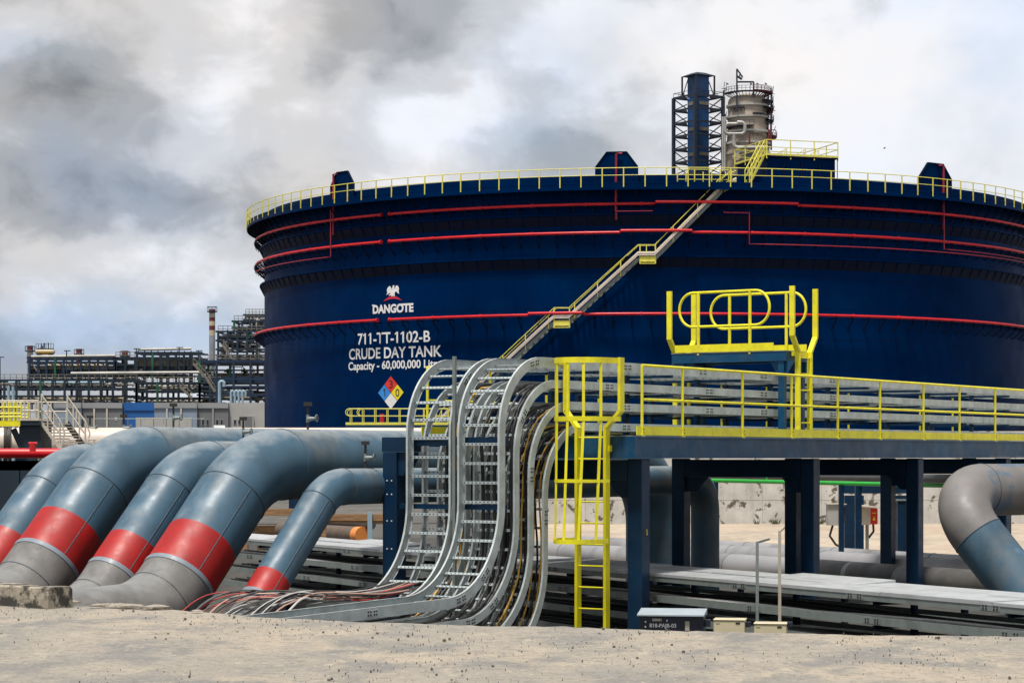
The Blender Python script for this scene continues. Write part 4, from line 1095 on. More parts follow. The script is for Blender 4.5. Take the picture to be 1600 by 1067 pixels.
    for h in (.55, 1.1): rails.tube([C(p, RO+.02, z+h) for p, z in fine], .035, 6)
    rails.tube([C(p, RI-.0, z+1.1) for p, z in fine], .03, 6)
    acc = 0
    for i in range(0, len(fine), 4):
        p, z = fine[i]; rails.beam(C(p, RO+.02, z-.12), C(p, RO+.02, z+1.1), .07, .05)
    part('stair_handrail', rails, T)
    for j, h in enumerate((.30, .42, .52)):
        cr.tube([C(p, RO+.16, z+h) for p, z in fine], .055 if j < 2 else .04, 6)
    part('stair_conduits', cr, T, 'pale pinkish conduits along the stair')
    for a, b, py in ((866, 890, 504), (1000, 1024, 404)):
        p0, z = CP(a, py, RO); p1, _ = CP(b, py, RO); y = MB('yelfar')
        y.beam(C(p0, RO+.08, z-.05), C(p1, RO+.08, z-.05), .06, .42); y.beam(C(p0, RO+.10, z-.40), C(p1, RO+.10, z-.40), .3, .06)
        for p in (p0, p1): y.beam(C(p, RO+.06, z-.4), C(p, RO+.06, z+1.1), .09, .07)
        part('landing_kickplate', y, T)
    g = MB('tankdark')
    for i in range(6, len(fine), 9):
        p, z = fine[i]; g.beam(C(p, RS-.02, z-.2), C(p, RO, z-.2), .08, .08); g.beam(C(p, RS-.02, z-1.3), C(p, RO-.05, z-.26), .07, .07)
    part('stair_brackets', g, S_)
    # ---------------- gauging platform above the rim
    p0, zt = CP(1197, 243, RS); p1, _ = CP(1308, 243, RS); zb = ZF+.1; pm = (p0+p1)/2
    o = C(pm, RS-3.2, 0); si, ou = side(pm), out(pm); hw = RS*(p1-p0)/2
    m = MB('tank').obox(o+Z*((zb+zt)/2-.06), si*(hw-.15), ou*3.0, Z*((zt-zb)/2-.08)); 
    gp = part('gauge_house', m, T)
    m = MB('tankdark').obox(o+Z*(zt-.05), si*hw, ou*3.25, Z*.05)
    for x in (-.5, 0, .5): m.obox(o+ou*3.04+si*hw*x+Z*((zb+zt)/2-.2), si*.05, ou*.035, Z*((zt-zb)/2-.25))
    m.beam(o+si*(hw-.05)+ou*3.2+Z*zb, o+si*(hw-.05)+ou*3.2+Z*(zt-.11), .06, .06)
    part('platform_slab', m, gp)
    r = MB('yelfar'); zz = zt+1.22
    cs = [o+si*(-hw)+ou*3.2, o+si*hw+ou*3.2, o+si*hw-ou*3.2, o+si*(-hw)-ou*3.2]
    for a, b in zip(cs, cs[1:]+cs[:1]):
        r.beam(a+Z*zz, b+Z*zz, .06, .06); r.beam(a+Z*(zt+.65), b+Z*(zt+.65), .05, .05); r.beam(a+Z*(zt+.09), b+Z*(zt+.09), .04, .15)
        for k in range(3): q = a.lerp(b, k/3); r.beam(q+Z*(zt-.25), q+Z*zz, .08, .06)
    for f, l in ((-.42, 1.0), (.12, 1.0), (.5, .9)):      # hatch hoists
        q = o+si*hw*f; q2 = q+si*1.35
        r.beam(q+Z*(zt+.3), q2+Z*(zt+1.05), .05, .05); r.beam(q2+Z*zt, q2+Z*(zt+1.05), .06, .06); r.beam(q2-si*.25+Z*zt, q2-si*.12+Z*(zt+.95), .05, .05); r.beam(q+Z*zt, q+Z*(zt+.4), .05, .05)
    part('platform_railing', r, gp)
    r = MB('yelfar'); s0, z0 = CP(1163, 280, RS-.3); a = C(s0, RS+.55, ZF); b = C(p0, RS-.6, zt)-si*.1
    stp = MB('galvd')
    for w in (-.45, .45):
        off = ou*w; r.beam(a+off+Z*.1, b+off+Z*.1, .06, .2); r.beam(a+off+Z*1.2, b+off+Z*1.2, .06, .06); r.beam(a+off+Z*.65, b+off+Z*.65, .05, .05)
        for k in range(6): q = a.lerp(b, k/5)+off; r.beam(q, q+Z*1.2, .07, .06)
    for k in range(12): q = a.lerp(b, (k+.5)/12); stp.beam(q-ou*.42, q+ou*.42, .24, .03)
    pr = part('platform_stair', r, T); part('platform_steps', stp, pr)
    r = MB('yelfar'); qa, _ = CP(1059, 275, RR); qb, _ = CP(1140, 275, RR)          # gate bay at the stair head
    for k in range(7): p = lerp(qa, qb, k/6); r.beam(C(p, RR-.35, ZF), C(p, RR-.35, ZF+(1.15 if k % 3 else .95)), .08, .06)
    for h in (.35, .7, 1.12): r.tube(arc(qa, qb, RR-.35, ZF+h), .03, 6)
    pz, _ = CP(1122, 275, RR); r.beam(C(pz, RR-.3, ZF+.05), C(pz+.028, RR-.3, ZF+1.05), .08, .06); r.beam(C(pz+.030, RR-.3, ZF), C(pz+.030, RR-.3, ZF+1.1), .1, .1); r.beam(C(pz+.024, RR-.25, ZF+.1), C(pz+.04, RR-.25, ZF+.1), .2, .2)
    part('stair_gate', r, T)
    # ---------------- writing on the shell
    RL = RS+.022
    def wrap(m, vs, fs, px0, px1, py0, py1, R=RL, slack=0):
        xs = [v[0] for v in vs]; ys = [v[1] for v in vs]; a, b = min(xs), max(xs); c_, d_ = min(ys), max(ys)
        f0, f1 = phi(px0, R), phi(px1, R); pm = (f0+f1)/2; yd = C(pm, R, 0).y; z0 = EYE-(py1-HX)*yd/F; z1 = EYE-(py0-HX)*yd/F
        return m.raw([C(lerp(f0, f1, (x-a)/(b-a)), R, lerp(z0, z1, (y_-c_)/(d_-c_))) for x, y_ in vs], fs)
    for s, px0, px1, py0, py1, of, nm in (('711-TT-1102-B', 559, 672, 518.5, 536.5, .016, 'tank_number'), ('CRUDE DAY TANK', 545.5, 690, 542, 559.5, .018, 'tank_title'), ('Capacity - 60,000,000 Litres', 544.5, 696, 563, 580, .020, 'capacity_line')):
        vs, fs = text_mesh(s, 1.0, of); part(nm, wrap(MB('letter'), vs, fs, px0, px1, py0, py1), T)
    vs, fs = text_mesh('DANGOTE', 1.0, .045); m = wrap(MB('letter'), vs, fs, 582.5, 646, 475, 489)
    # small flared spurs on the D and the T
    for poly in ([(581, 476.2), (586, 476.2), (585.2, 478.6), (582.3, 478.6)], [(627.5, 474.2), (632, 474.2), (630.5, 477), (628.2, 477)]):
        pv = [(x, y_) for x, y_ in poly]; m.raw([C(phi(x, RL), RL, EYE-(y_-HX)*C(phi(x, RL), RL, 0).y/F) for x, y_ in pv], [(0, 1, 2, 3)])
    part('company_name', m, T)
    EG = [(612, 190), (628, 175), (642, 188), (640, 215), (655, 245), (662, 200), (688, 185), (712, 205), (725, 245), (718, 290), (728, 340), (700, 322), (672, 290), (652, 305), (645, 345), (652, 380), (640, 372), (632, 380), (625, 350), (615, 380), (605, 370), (585, 378), (592, 355), (560, 362), (535, 352), (565, 335), (578, 312), (540, 325), (497, 350), (518, 305), (508, 270), (515, 230), (540, 198), (565, 192), (582, 215), (585, 245), (605, 220)]
    def trace(poly, m):
        q = [(560+x*.0875, 430+y_*.0875) for x, y_ in poly]; yd = C(phi(614, RL), RL, 0).y
        tri = tessellate_polygon([[V((x, -y_, 0)) for x, y_ in q]])
        return m.raw([C(phi(x, RL), RL, EYE-(y_-HX)*yd/F) for x, y_ in q], [tuple(t) for t in tri])
    e = part('eagle_emblem', trace(EG, MB('letter')), T)
    top = [(445+330*i/16, 460-92*sin(pi*i/16)**.9) for i in range(17)]; bot = [(445+330*i/16, 462-42*sin(pi*i/16)) for i in range(17)]
    part('red_arc', trace(top+bot[::-1][1:-1], MB('emred')), e)
    # hazard diamond
    d = None; L_, Rr, Tp, Bt = 590.3, 631, 587, 639.5; cx, cy = (L_+Rr)/2, (Tp+Bt)/2; hx, hy = (Rr-L_)/2, (Bt-Tp)/2
    def quad(m, ctr, s, R):
        x, y_ = ctr; q = [(x-hx*s, y_), (x, y_+hy*s), (x+hx*s, y_), (x, y_-hy*s)]; yd = C(phi(cx, R), R, 0).y
        return m.raw([C(phi(a, R), R, EYE-(b-HX)*yd/F) for a, b in q], [(0, 1, 2, 3)])
    d = part('hazard_diamond', quad(MB('bolt'), (cx, cy), 1.0, RL), T)
    for (ox, oy), mm, ch, nm in (((0, -.5), 'dred', '3', 'red_cell'), ((-.5, 0), 'dblue', '1', 'blue_cell'), ((.5, 0), 'dyel', '0', 'yellow_cell'), ((0, .5), 'letter', None, 'white_cell')):
        ct = (cx+ox*hx, cy+oy*hy); m = quad(MB(mm), ct, .478, RL+.02)
        if ch:
            vs, fs = text_mesh(ch, 1.0, .0); m.use('bolt'); wrap(m, vs, fs, ct[0]-(2.9 if ch != '1' else 1.6), ct[0]+(2.9 if ch != '1' else 1.2), ct[1]-6, ct[1]+6, RL+.035)
        part(nm, m, d)
    return T
tank()
def base_walkway():
    y = 150.0; a, b = P(540, 664, y), P(700, 664, y); z = a.z
    T = thing('access_platform', 'small yellow-railed access platform in front of the tank foot below the hazard diamond', 'platform', ((a.x+b.x)/2, y, G))
    part('deck', MB('fascia').box((a.x, y, z-.15), (b.x, y+1.6, z)), T)
    m = MB('yelfar'); m.box((a.x, y-.03, z+.01), (b.x, y+.0, z+.18))
    for yy in (y, y+1.6):
        for h in (.6, 1.08): m.tube([(a.x+.25, yy, z+h), (b.x, yy, z+h)], .03, 6)
        for k in range(9): x = lerp(a.x+.3, b.x, k/8); m.tube([(x, yy, z), (x, yy, z+1.08)], .03, 6)
        for x0 in (a.x+.25, a.x+1.0): m.tube([(x0+.25*cos(u), yy, z+.84+.24*sin(u)) for u in [pi/2+pi*i/8 for i in range(9)]], .03, 6)
    part('railing', m, T)
    for x in (a.x+.4, b.x-.4): part('leg', MB('fascia').box((x-.1, y+.7, G), (x+.1, y+.9, z-.151)), T)
    q = P(597, 655, y+.8); S2 = MB('red').tube([(q.x, q.y, z+.002), (q.x, q.y, z+.75)], .15, 10); part('hydrant', S2, T)
base_walkway()

# ------------------------------------------------------------------ lift tower and column beyond the tank
def lift_tower():
    y = 600.0; s = y/F; cx = (1091-800)*s; T = thing('lift_tower', 'dark blue steel lattice lift tower rising behind the tank', 'tower', (cx, y, G))
    zt = EYE+(HX-153)*s; rot = radians(33); ex = V((cos(rot), sin(rot), 0)); ey = V((-sin(rot), cos(rot), 0)); o = V((cx, y, 0)); h = 4.6
    cor = [o+ex*a*h+ey*b*h for a, b in ((-1, -1), (1, -1), (1, 1), (-1, 1))]
    for c in cor: part('corner_post', MB('tdark').beam(V((c.x, c.y, G)), V((c.x, c.y, zt)), .75, .75, ex), T)
    core = MB('tblue').obox(o+Z*((zt+G)/2), ex*2.0, ey*2.0, Z*((zt-G)/2-.2)); part('shaft', core, T)
    lv = 9; z0 = EYE+(HX-275)*s
    br = MB('tdark'); dh = (zt-z0)/6.0
    for i in range(-6, 7):
        z = z0+dh*i
        if z < G+3: continue
        for a, b in zip(cor, cor[1:]+cor[:1]): br.beam(a+Z*z, b+Z*z, .35, .45)
        for a, sg in zip(cor, ((-1, -1), (1, -1), (1, 1), (-1, 1))):
            q = o+ex*sg[0]*2.1+ey*sg[1]*2.1
            br.beam(q+Z*z, a+Z*z, .4, .5)
            if i < 6:
                br.beam(q+Z*(z+dh*.15), a+Z*(z+dh*.95), .28, .28); br.beam(q+Z*(z+dh*.5), a+Z*(z+.2), .25, .25)
    part('bracing', br, T)
    pl = MB('rbrown')
    for py in (163, 203, 242): z = EYE+(HX-py)*s; pl.obox(o-ey*2.15+ex*.2+Z*z, ex*1.5, ey*.12, Z*.45); pl.obox(o-ex*2.15+Z*z, ex*.1, ey*1.2, Z*.45)
    part('level_sign', pl, T)
    zh = EYE+(HX-120)*s; m = MB('tblue').obox(o+Z*((zt+zh)/2), ex*2.0, ey*2.0, Z*((zh-zt)/2))
    hh = part('head_house', m, T)
    m = MB('tdark'); e = 3.3
    m.hexa([o+ex*a*e+ey*b*e+Z*(zh+.01) for a, b in ((-1, -1), (1, -1), (1, 1), (-1, 1))]+[o+ex*a*e*f+ey*b*e*f+Z*(zh+.9) for a, b, f in ((-1, -1, .4), (1, -1, .4), (1, 1, .4), (-1, 1, .4))])
    for a, b in ((-1, -1), (1, -1), (1, 1), (-1, 1)): q = o+ex*a*3.0+ey*b*3.0; m.beam(q+Z*zt, q+Z*zh, .35, .35, ex); m.beam(q+Z*zt, o+ex*a*3.0-ey*b*0+Z*zh, .18, .18)
    part('canopy', m, hh)
    m = MB('tdark')
    for a, b in zip(cor, cor[1:]+cor[:1]):
        m.beam(a+Z*(zt+1.2), b+Z*(zt+1.2), .12, .12)
        for k in range(4): q = a.lerp(b, k/4); m.beam(q+Z*zt, q+Z*(zt+1.2), .1, .1, ex)
    part('top_railing', m, T)
lift_tower()
def column():
    y = 590.0; s = y/F; cx = (1168-800)*s; T = thing('distillation_column', 'tall weathered grey brown distillation column behind the tank, ringed with platforms', 'column', (cx, y, G))
    r = 30.5*s; zt = EYE+(HX-160)*s; zd = EYE+(HX-147)*s; z0 = G; c = (cx, y, 0)
    part('shell', MB('column').lathe([(r*1.12, z0), (r*1.12, EYE+(HX-232)*s), (r*1.04, EYE+(HX-214)*s), (r, EYE+(HX-200)*s), (r, zt)]+[(r*cos(a), zt+(zd-zt)*sin(a)) for a in (.3, .6, .9, 1.2, 1.5, 1.57)], c, 48), T)
    for py in (167, 185, 208, 226, 242):
        z = EYE+(HX-py)*s; k = 1.04 if py < 205 else 1.16
        m = MB('rpipe').lathe([(r*k*.93, z-.25), (r*k+.25, z-.25), (r*k+.25, z+.25), (r*k*.93, z+.25)], c, 48); part('stiffening_ring', m, T)
    R = random.Random(6)
    def galley(py, a0, a1, w, mname, rr, rail=True):
        z = EYE+(HX-py)*s
        m = MB(mname).lathe([(rr, z-.15), (rr+w, z-.15), (rr+w, z+.1), (rr, z+.1)], c, 24, a0, a1, False)
        n = max(3, int(abs(a1-a0)*6))
        for k in range(n+1):
            a = lerp(a0, a1, k/n); q = V((cx+(rr+w)*cos(a), y+(rr+w)*sin(a), 0)); i = V((cx+rr*.98*cos(a), y+rr*.98*sin(a), 0))
            m.beam(i+Z*(z-1.1), q+Z*(z-.16), .12, .12)
            if rail: m.beam(q+Z*z, q+Z*(z+1.3), .1, .1)
        if rail:
            for h in (.7, 1.3): m.tube([V((cx+(rr+w)*cos(lerp(a0, a1, k/24)), y+(rr+w)*sin(lerp(a0, a1, k/24)), z+h)) for k in range(25)], .06, 5)
        part('platform', m, T)
    galley(147, pi, 2.0*pi, 1.6, 'tdark', r*.86); galley(146, 1.55*pi, 2.05*pi, 2.0, 'stackred', r*.86)
    galley(171, 1.75*pi, 2.1*pi, 1.6, 'tdark', r); galley(160, 1.72*pi, 2.05*pi, 1.6, 'tdark', r); galley(176, 1.85*pi, 2.1*pi, 1.5, 'stackred', r); galley(190, 1.8*pi, 2.1*pi, 1.7, 'tdark', r); galley(201, .98*pi, 1.55*pi, 1.5, 'tdark', r); galley(215, 1.8*pi, 2.1*pi, 2.0, 'stackred', r*1.1)
    galley(172, 1.2*pi, 1.42*pi, .8, 'tdark', r, False); galley(181, 1.55*pi, 1.75*pi, .7, 'tdark', r, False); galley(212, 1.5*pi, 1.75*pi, .6, 'rbrown', r*1.05, False)
    m = MB('tdark')
    for px in (1130, 1148, 1174, 1199, 1204):
        x = (px-800)*s; top = {1148: 114, 1174: 134}.get(px, 143); bot = {1148: 180, 1174: 158}.get(px, 236)
        m.beam((x, y-r-.6 if px in (1148, 1174) else y-1.5, EYE+(HX-bot)*s), (x, y-r-.6 if px in (1148, 1174) else y-1.5, EYE+(HX-top)*s), .38, .38)
    xa, xb = (1148-800)*s, (1174-800)*s; m.beam((xa, y-r-.6, EYE+(HX-134)*s), (xb, y-r-.6, EYE+(HX-134)*s), .4, .4)
    m.beam((xa, y-r-.6, EYE+(HX-114)*s), ((1157-800)*s, y-r-.6, EYE+(HX-127)*s), .35, .35); m.beam((xa, y-r-.6, EYE+(HX-125)*s), ((1156-800)*s, y-r-.6, EYE+(HX-130)*s), .5, .5); m.beam(((1153-800)*s, y-r-.6, EYE+(HX-119)*s), ((1152-800)*s, y-r-.6, EYE+(HX-128)*s), .25, .25)
    for k in range(30):
        py = R.uniform(140, 235); px = R.choice((R.uniform(1127, 1134), R.uniform(1196, 1208))); x = (px-800)*s; z = EYE+(HX-py)*s
        m.beam((x, y-1.8, z), (x+R.uniform(-1, 1)*.8, y-1.8, z+R.uniform(.8, 2.4)), .14, .14); m.beam((x-.6, y-1.7, z), (x+.6, y-1.7, z), .14, .14)
    for px in (1134, 1171, 1181, 1194): x = (px-800)*s; m.beam((x, y-2, EYE+(HX-143)*s), (x, y-2, EYE+(HX-131)*s), .1, .1); m.beam((x, y-2, EYE+(HX-133)*s), (x+.5, y-2, EYE+(HX-134)*s), .25, .3)
    part('davit_and_ladders', m, T)
    def pz(px, py, dy=-r*1.12-.7): return V(((px-800)*s, y+dy, EYE+(HX-py)*s))
    part('vapour_pipe', MB('rpipe').tube(fillet([pz(1129, 199), pz(1129, 215), pz(1160, 215), pz(1160, 197), pz(1148, 197)], 1.0, 6), .45, 10).tube(fillet([pz(1143, 215), pz(1143, 236), pz(1195, 236)], 1.0, 6), .5, 10).tube(fillet([pz(1152, 199), pz(1133, 199), pz(1129, 204)], .5, 6), .35, 8), T)
    m = MB('stackred')
    for px, p0, p1 in ((1167, 215, 262), (1197, 208, 226), (1200, 200, 228)): m.tube([pz(px, p0), pz(px, p1)], .22, 6)
    part('fire_riser', m, T)
    part('manway', MB('column').tube([pz(1147, 250, -r*1.1), pz(1147, 250, -r*1.12-.9)], 1.0, 20), T)
    m = MB('tdark').box(((1161-800)*s, y-r*1.3-3, G), ((1189-800)*s, y-r*1.3-1, EYE+(HX-248)*s)); part('side_duct', m, T)
    m = MB('rpipe')
    for px in (1128, 1131): m.tube([pz(px, 185, -2.5), pz(px, 270, -2.5)], .3, 8)
    part('downcomer', m, T)
column()
# ------------------------------------------------------------------ left middle distance: cream pipe, stair platform, red main
def left_middle():
    y = 92.0
    a, b = P(-900, 685, y-3), P(700, 690, y+4); r = .62
    zc = EYE-(667-HX)*y/F-r
    T = thing('cream_pipe', 'long cream pipe running across behind the slanting blue grey pipes', 'pipe', (-12, y, G))
    A = V((a.x, a.y, zc-.05)); B = V((b.x, b.y, zc+.02))
    part('pipe_body', MB('cream').tube([A.lerp(B, i/20) for i in range(21)], r, 36), T)
    q = (P(331, 668, y).x-A.x)/(B.x-A.x); c = A.lerp(B, q); d = (B-A).normalized()
    part('saddle_band', MB('galv').tube([c-d*.22, c+d*.22], r+.10, 32), T)
    for f in (.06, .2, .34, .48, .565, .70, .84, .95): p = A.lerp(B, f); part('pipe_stand', MB('blue').box((p.x-.2, p.y-.3, G-.1), (p.x+.2, p.y+.3, p.z-r-.003)), T)
    fl = MB('bolt')
    for px in (2, 8): p = A.lerp(B, (P(px, 0, y).x-A.x)/(B.x-A.x)); fl.tube([p-d*.06, p+d*.06], r+.14, 32)
    part('flange', fl, T)
    for px, h, lb in ((131, .85, 'slim dark vent valve on the cream pipe beside the stair'), (183, .9, 'dark vent valve with small wheel on the cream pipe, right of the stair')):
        q = (P(px, 0, y).x-A.x)/(B.x-A.x); p = A.lerp(B, q)+V((0, -.1, r*.98)); gate_valve(p-Z*.35, h, lb)
    # red water main
    y2 = 70.0; a, b = P(-700, 708, y2), P(150, 708, y2+2)
    T = thing('red_pipe', 'thick red water main at the left behind the slanting pipes', 'pipe', (a.x, y2, G)); part('pipe_body', MB('red').tube([a, b], .155, 20), T)
    q = P(51, 700, y2+.9); part('outlet', MB('red').tube([q-Z*.1, q+Z*.16], .10, 12).tube([q+V((-.12, 0, .14)), q+V((.14, 0, .14))], .05, 8), T)
    m = MB('rsteel')
    for px in (-600, -450, -300, -150, -20, 16, 52, 96):
        q = P(px, 730, y2+.8); m = MB('rsteel').box((q.x-.34, q.y-.3, G-.8), (q.x+.34, q.y+.3, 1.15)); m.box((q.x-.9, q.y-.25, 1.152), (q.x+.9, q.y+.25, 1.45)); part('pipe_stand', m, T)
    # platform with stair
    y3 = 84.0; s = y3/F
    X = lambda px: (px-800)*s
    Zp = lambda py: EYE-(py-HX)*s
    T = thing('stair_platform', 'dark steel platform with yellow and cream rails and a stair down to the right', 'platform', (X(40), y3, G))
    part('deck', MB('rsteel').box((X(-60), y3, Zp(664)), (X(63), y3+2.4, Zp(657))), T)
    m = MB('rsteel').box((X(28), y3+.2, Zp(700)), (X(62), y3+2.2, Zp(664.2))); m.box((X(-50), y3+.3, G), (X(-46), y3+.6, Zp(664.2))); m.box((X(44), y3+.3, G), (X(52), y3+.8, Zp(700))); m.beam((X(18), y3+.3, Zp(670)), (X(32), y3+.3, Zp(700)), .16, .2); part('legs', m, T)
    for yy in (y3, y3+1.2):
        r = MB('yellow')
        for py in (636, 646, 651): r.tube([(X(-60), yy, Zp(py)), (X(33), yy, Zp(py))], .03, 6)
        for px in (-20, -8, 6, 14, 22, 27, 33): r.tube([(X(px), yy, Zp(657)), (X(px), yy, Zp(628))], .03, 6)
        if yy == y3: r.box((X(-60), y3-.06, Zp(666)), (X(32), y3+.01, Zp(657.5)))
        part('yellow_rails', r, T)
    for yy in (y3+.05, y3+2.3):
        r = MB('white')
        for py in (626, 641): r.tube([(X(-60), yy, Zp(py)), (X(60 if yy < y3+1 else 88), yy, Zp(py))], .032, 6)
        for px in (-30, -12, 4, 10, 24, 38, 46, 55, 60): r.tube([(X(px), yy, Zp(657)), (X(px), yy, Zp(626))], .032, 6)
        r.box((X(33), yy-.08, Zp(657)), (X(60), yy-.05, Zp(653)))
        part('cream_rails', r, T)
    for k, yy in enumerate((y3+.2, y3+2.2)):
        st = MB('rsteel'); rl = MB('white')
        o = 0 if k == 0 else 28/1
        a = V((X(62+o*.85), yy, Zp(659))); b = V((X(93+o*.85), yy, Zp(702)))
        (rl if k == 0 else st).beam(a, b, .05, .22 if k else .10)
        for h in (.55, 1.02): rl.tube([a+Z*h, b+Z*h], .035, 6)
        for f in (.04, .35, .66, .97): q = a.lerp(b, f); rl.tube([q, q+Z*1.02], .032, 6)
        rl.tube([b+Z*1.02, b+V((.15, 0, .6)), b+Z*.0], .032, 6)
        if k: part('stair_stringer', st, T)
        part('stair_rails', rl, T)
    tr = MB('white')
    for f in [(k+.5)/9 for k in range(9)]:
        q0 = V((X(62), y3+.2, Zp(659))).lerp(V((X(93), y3+.2, Zp(702))), f); q1 = V((X(86), y3+2.2, Zp(659))).lerp(V((X(117), y3+2.2, Zp(702))), f); tr.beam(q0, q1, .22, .045)
    for px in (105, 135):
        for d in (0, 9): tr.tube([(X(px+d), y3+.4, Zp(705)), (X(px+d), y3+.4, Zp(686))], .03, 6)
        tr.tube([(X(px), y3+.4, Zp(686)), (X(px+12), y3+.4, Zp(686))], .03, 6)
    part('stair_treads', tr, T)
left_middle()

# ------------------------------------------------------------------ refinery on the left horizon
YR = 500.0; SR = YR/F
def rx(px, k=1): return (px-800)*SR*k
def rz(py, k=1): return EYE-(py-HX)*SR*k
RND = random.Random(12)
def rack(name, label, px0, px1, levels, k=1.0, bays=8, depth=9, rail=True, colm='rsteel', dense=2, solid=None, low=None, skew=0):
    y = YR*k; T = thing(name, label, 'pipe rack', (rx((px0+px1)/2, k), y, G), 'steel pipe racks of the refinery')
    x0, x1 = rx(px0, k), rx(px1, k); zb = G if low is None else rz(low, k); zt = rz(levels[0], k)
    xs = [lerp(x0, x1, i/bays) for i in range(bays+1)]
    for i, x in enumerate(xs):
        for yy in ((y, y+depth) if i % 3 == 0 else (y,)): part('column', MB('rgreen' if (i*7+bays) % 9 == 4 else colm).box((x-.24, yy-.24, zb), (x+.24, yy+.24, zt+skew*(x-x0))), T)
    for py in levels:
        z = rz(py, k); m = MB(colm)
        for yy in (y-.05, y+depth): m.beam((x0-.6, yy, z), (x1+.6, yy, z+skew*(x1-x0)), .3, .42)
        for x in xs: m.beam((x, y, z-.05+skew*(x-x0)), (x, y+depth, z-.05+skew*(x-x0)), .3, .45)
        part('beam', m, T)
    for py, py2 in zip(levels, levels[1:]+[min(levels[-1]+14, 640)]):
        z0, z1 = rz(py2, k)+.5, rz(py, k)-.5
        if z1-z0 < .8: continue
        for j in range(dense):
            c = RND.choice(['rpipe', 'rpipe', 'rbrown', 'rbrown', 'rsteel', 'lblue', 'drum']); r = RND.uniform(.14, .42)
            z = lerp(z0, z1, RND.random()**1.5)+r*.3; yy = y+RND.uniform(.5, depth-.5); a = lerp(x0, x1, RND.uniform(0, .25)); b = lerp(x0, x1, RND.uniform(.7, 1))
            part('pipe_run', MB(c).tube([(a, yy, z), (b, yy, z)], r, 8), T)
        m = MB('rbrown')
        for j in range(int(bays*3.2)):           # valves, small branches and drops
            x = RND.uniform(x0, x1); yy = y+RND.uniform(0, depth*.6); h = RND.uniform(.5, z1-z0); m.use(RND.choice(['rbrown', 'rpipe', 'rpipe', 'rbrown', 'rsteel', 'rsteel', 'rgreen']))
            w = RND.uniform(.10, .3)
            m.box((x-w, yy-w, z0), (x+w, yy+w, z0+h))
            if RND.random() < .5: m.box((x-w*3, yy-w, z0+h*.6), (x+w*3, yy+w, z0+h*.6+w*1.3))
            if RND.random() < .4: m.beam((x, yy, z0), (x+RND.uniform(-3, 3), yy, z1), .18, .18)
            if RND.random() < .35: q = RND.uniform(1, 3.5); m.tube([(x, yy-.3, z0), (x, yy-.3, z0+h*.8), (x+q, yy-.3, z0+h*.8), (x+q, yy-.3, z0)], .13, 5)
        tag(part('branch_pipework', m, T), kind='stuff')
    if solid:
        for pa, pb, c in solid: part('air_cooler', MB(c).box((x0-.3, y+.6, rz(pb, k)), (x1+.3, y+depth-.4, rz(pa, k))), T)
    if rail:
        m = MB('rbrown'); z = zt
        for h in (.6, 1.25): m.beam((x0, y-.1, z+h), (x1, y-.1, z+h+skew*(x1-x0)), .13, .13)
        for i in range(bays*2+1): x = lerp(x0, x1, i/(bays*2)); m.beam((x, y-.1, z), (x, y-.1, z+1.25+skew*(x-x0)), .12, .12)
        part('handrail', m, T)
    return T
rack('pipe_rack', 'long low dark pipe rack along the refinery front', -12, 214, [594, 607, 619], 1.0, 12, 8, True, 'rsteel', 4)
rack('pipe_rack', 'low pipe rack right of the blue building top, under the air coolers', 213, 345, [598, 611, 622], 1.0, 8, 8, True, 'rsteel', 4)
rack('pipe_rack', 'upper dark blue rack of air coolers between the red-topped stacks', 46, 180, [559, 566, 586], 1.04, 10, 10, False, 'rblue', 2, [(571, 577, 'rbrown'), (578, 585, 'rsteel')], 594)
rack('pipe_rack', 'short dark rack around the third red-topped stack', 181, 211, [559, 570, 585], 1.04, 2, 9, True, 'rsteel', 2, [(571, 584, 'rsteel')], 594)
rack('pipe_rack', 'upper rack with arched bays left of the striped chimney', 214, 312, [551, 559, 580], 1.04, 8, 10, False, 'rsteel', 2, [(563, 572, 'rbrown'), (573, 580, 'rsteel')], 598)
rack('process_structure', 'tall stepped process structure partly behind the tank edge', 341, 416, [518, 532, 546, 555], 1.02, 5, 12, True, 'rsteel', 4, None, 563)
rack('process_structure', 'upper step of the process structure against the tank edge', 366, 416, [502, 512], 1.03, 4, 9, True, 'rsteel', 2, None, 519)
rack('process_structure', 'topmost step of the process structure touching the tank edge', 384, 416, [492, 500], 1.04, 3, 7, True, 'rsteel', 2, None, 503)
rack('process_structure', 'broad dark blue frame with open bays below the stepped structure', 312, 418, [564, 592, 604, 617], 1.0, 4, 14, True, 'rblue', 4, [(562.5, 568, 'rblue'), (588, 598, 'rblue')])
def header_rail(px0, px1, py, k, n, label):
    T = thing('header_pipe', label, 'pipe', (rx((px0+px1)/2, k), YR*k, G)); y = YR*k+.6
    part('pipe_body', MB('rpipe').tube([(rx(px0, k), y, rz(py, k)), (rx(px1, k), y, rz(py-1.5, k))], .32, 8), T)
    for i in range(n+1): x = lerp(rx(px0, k), rx(px1, k), i/n); part('post', MB('rsteel').box((x-.12, y-.12, rz(py+8, k)), (x+.12, y+.12, rz(py, k)-.3)), T)
header_rail(48, 179, 557, 1.035, 10, 'long pale header pipe on top of the air cooler rack'); header_rail(215, 298, 546, 1.035, 8, 'pale header pipe above the arched rack left of the chimney'); header_rail(110, 313, 583, .995, 9, 'pale pipe running along the middle of the refinery racks')
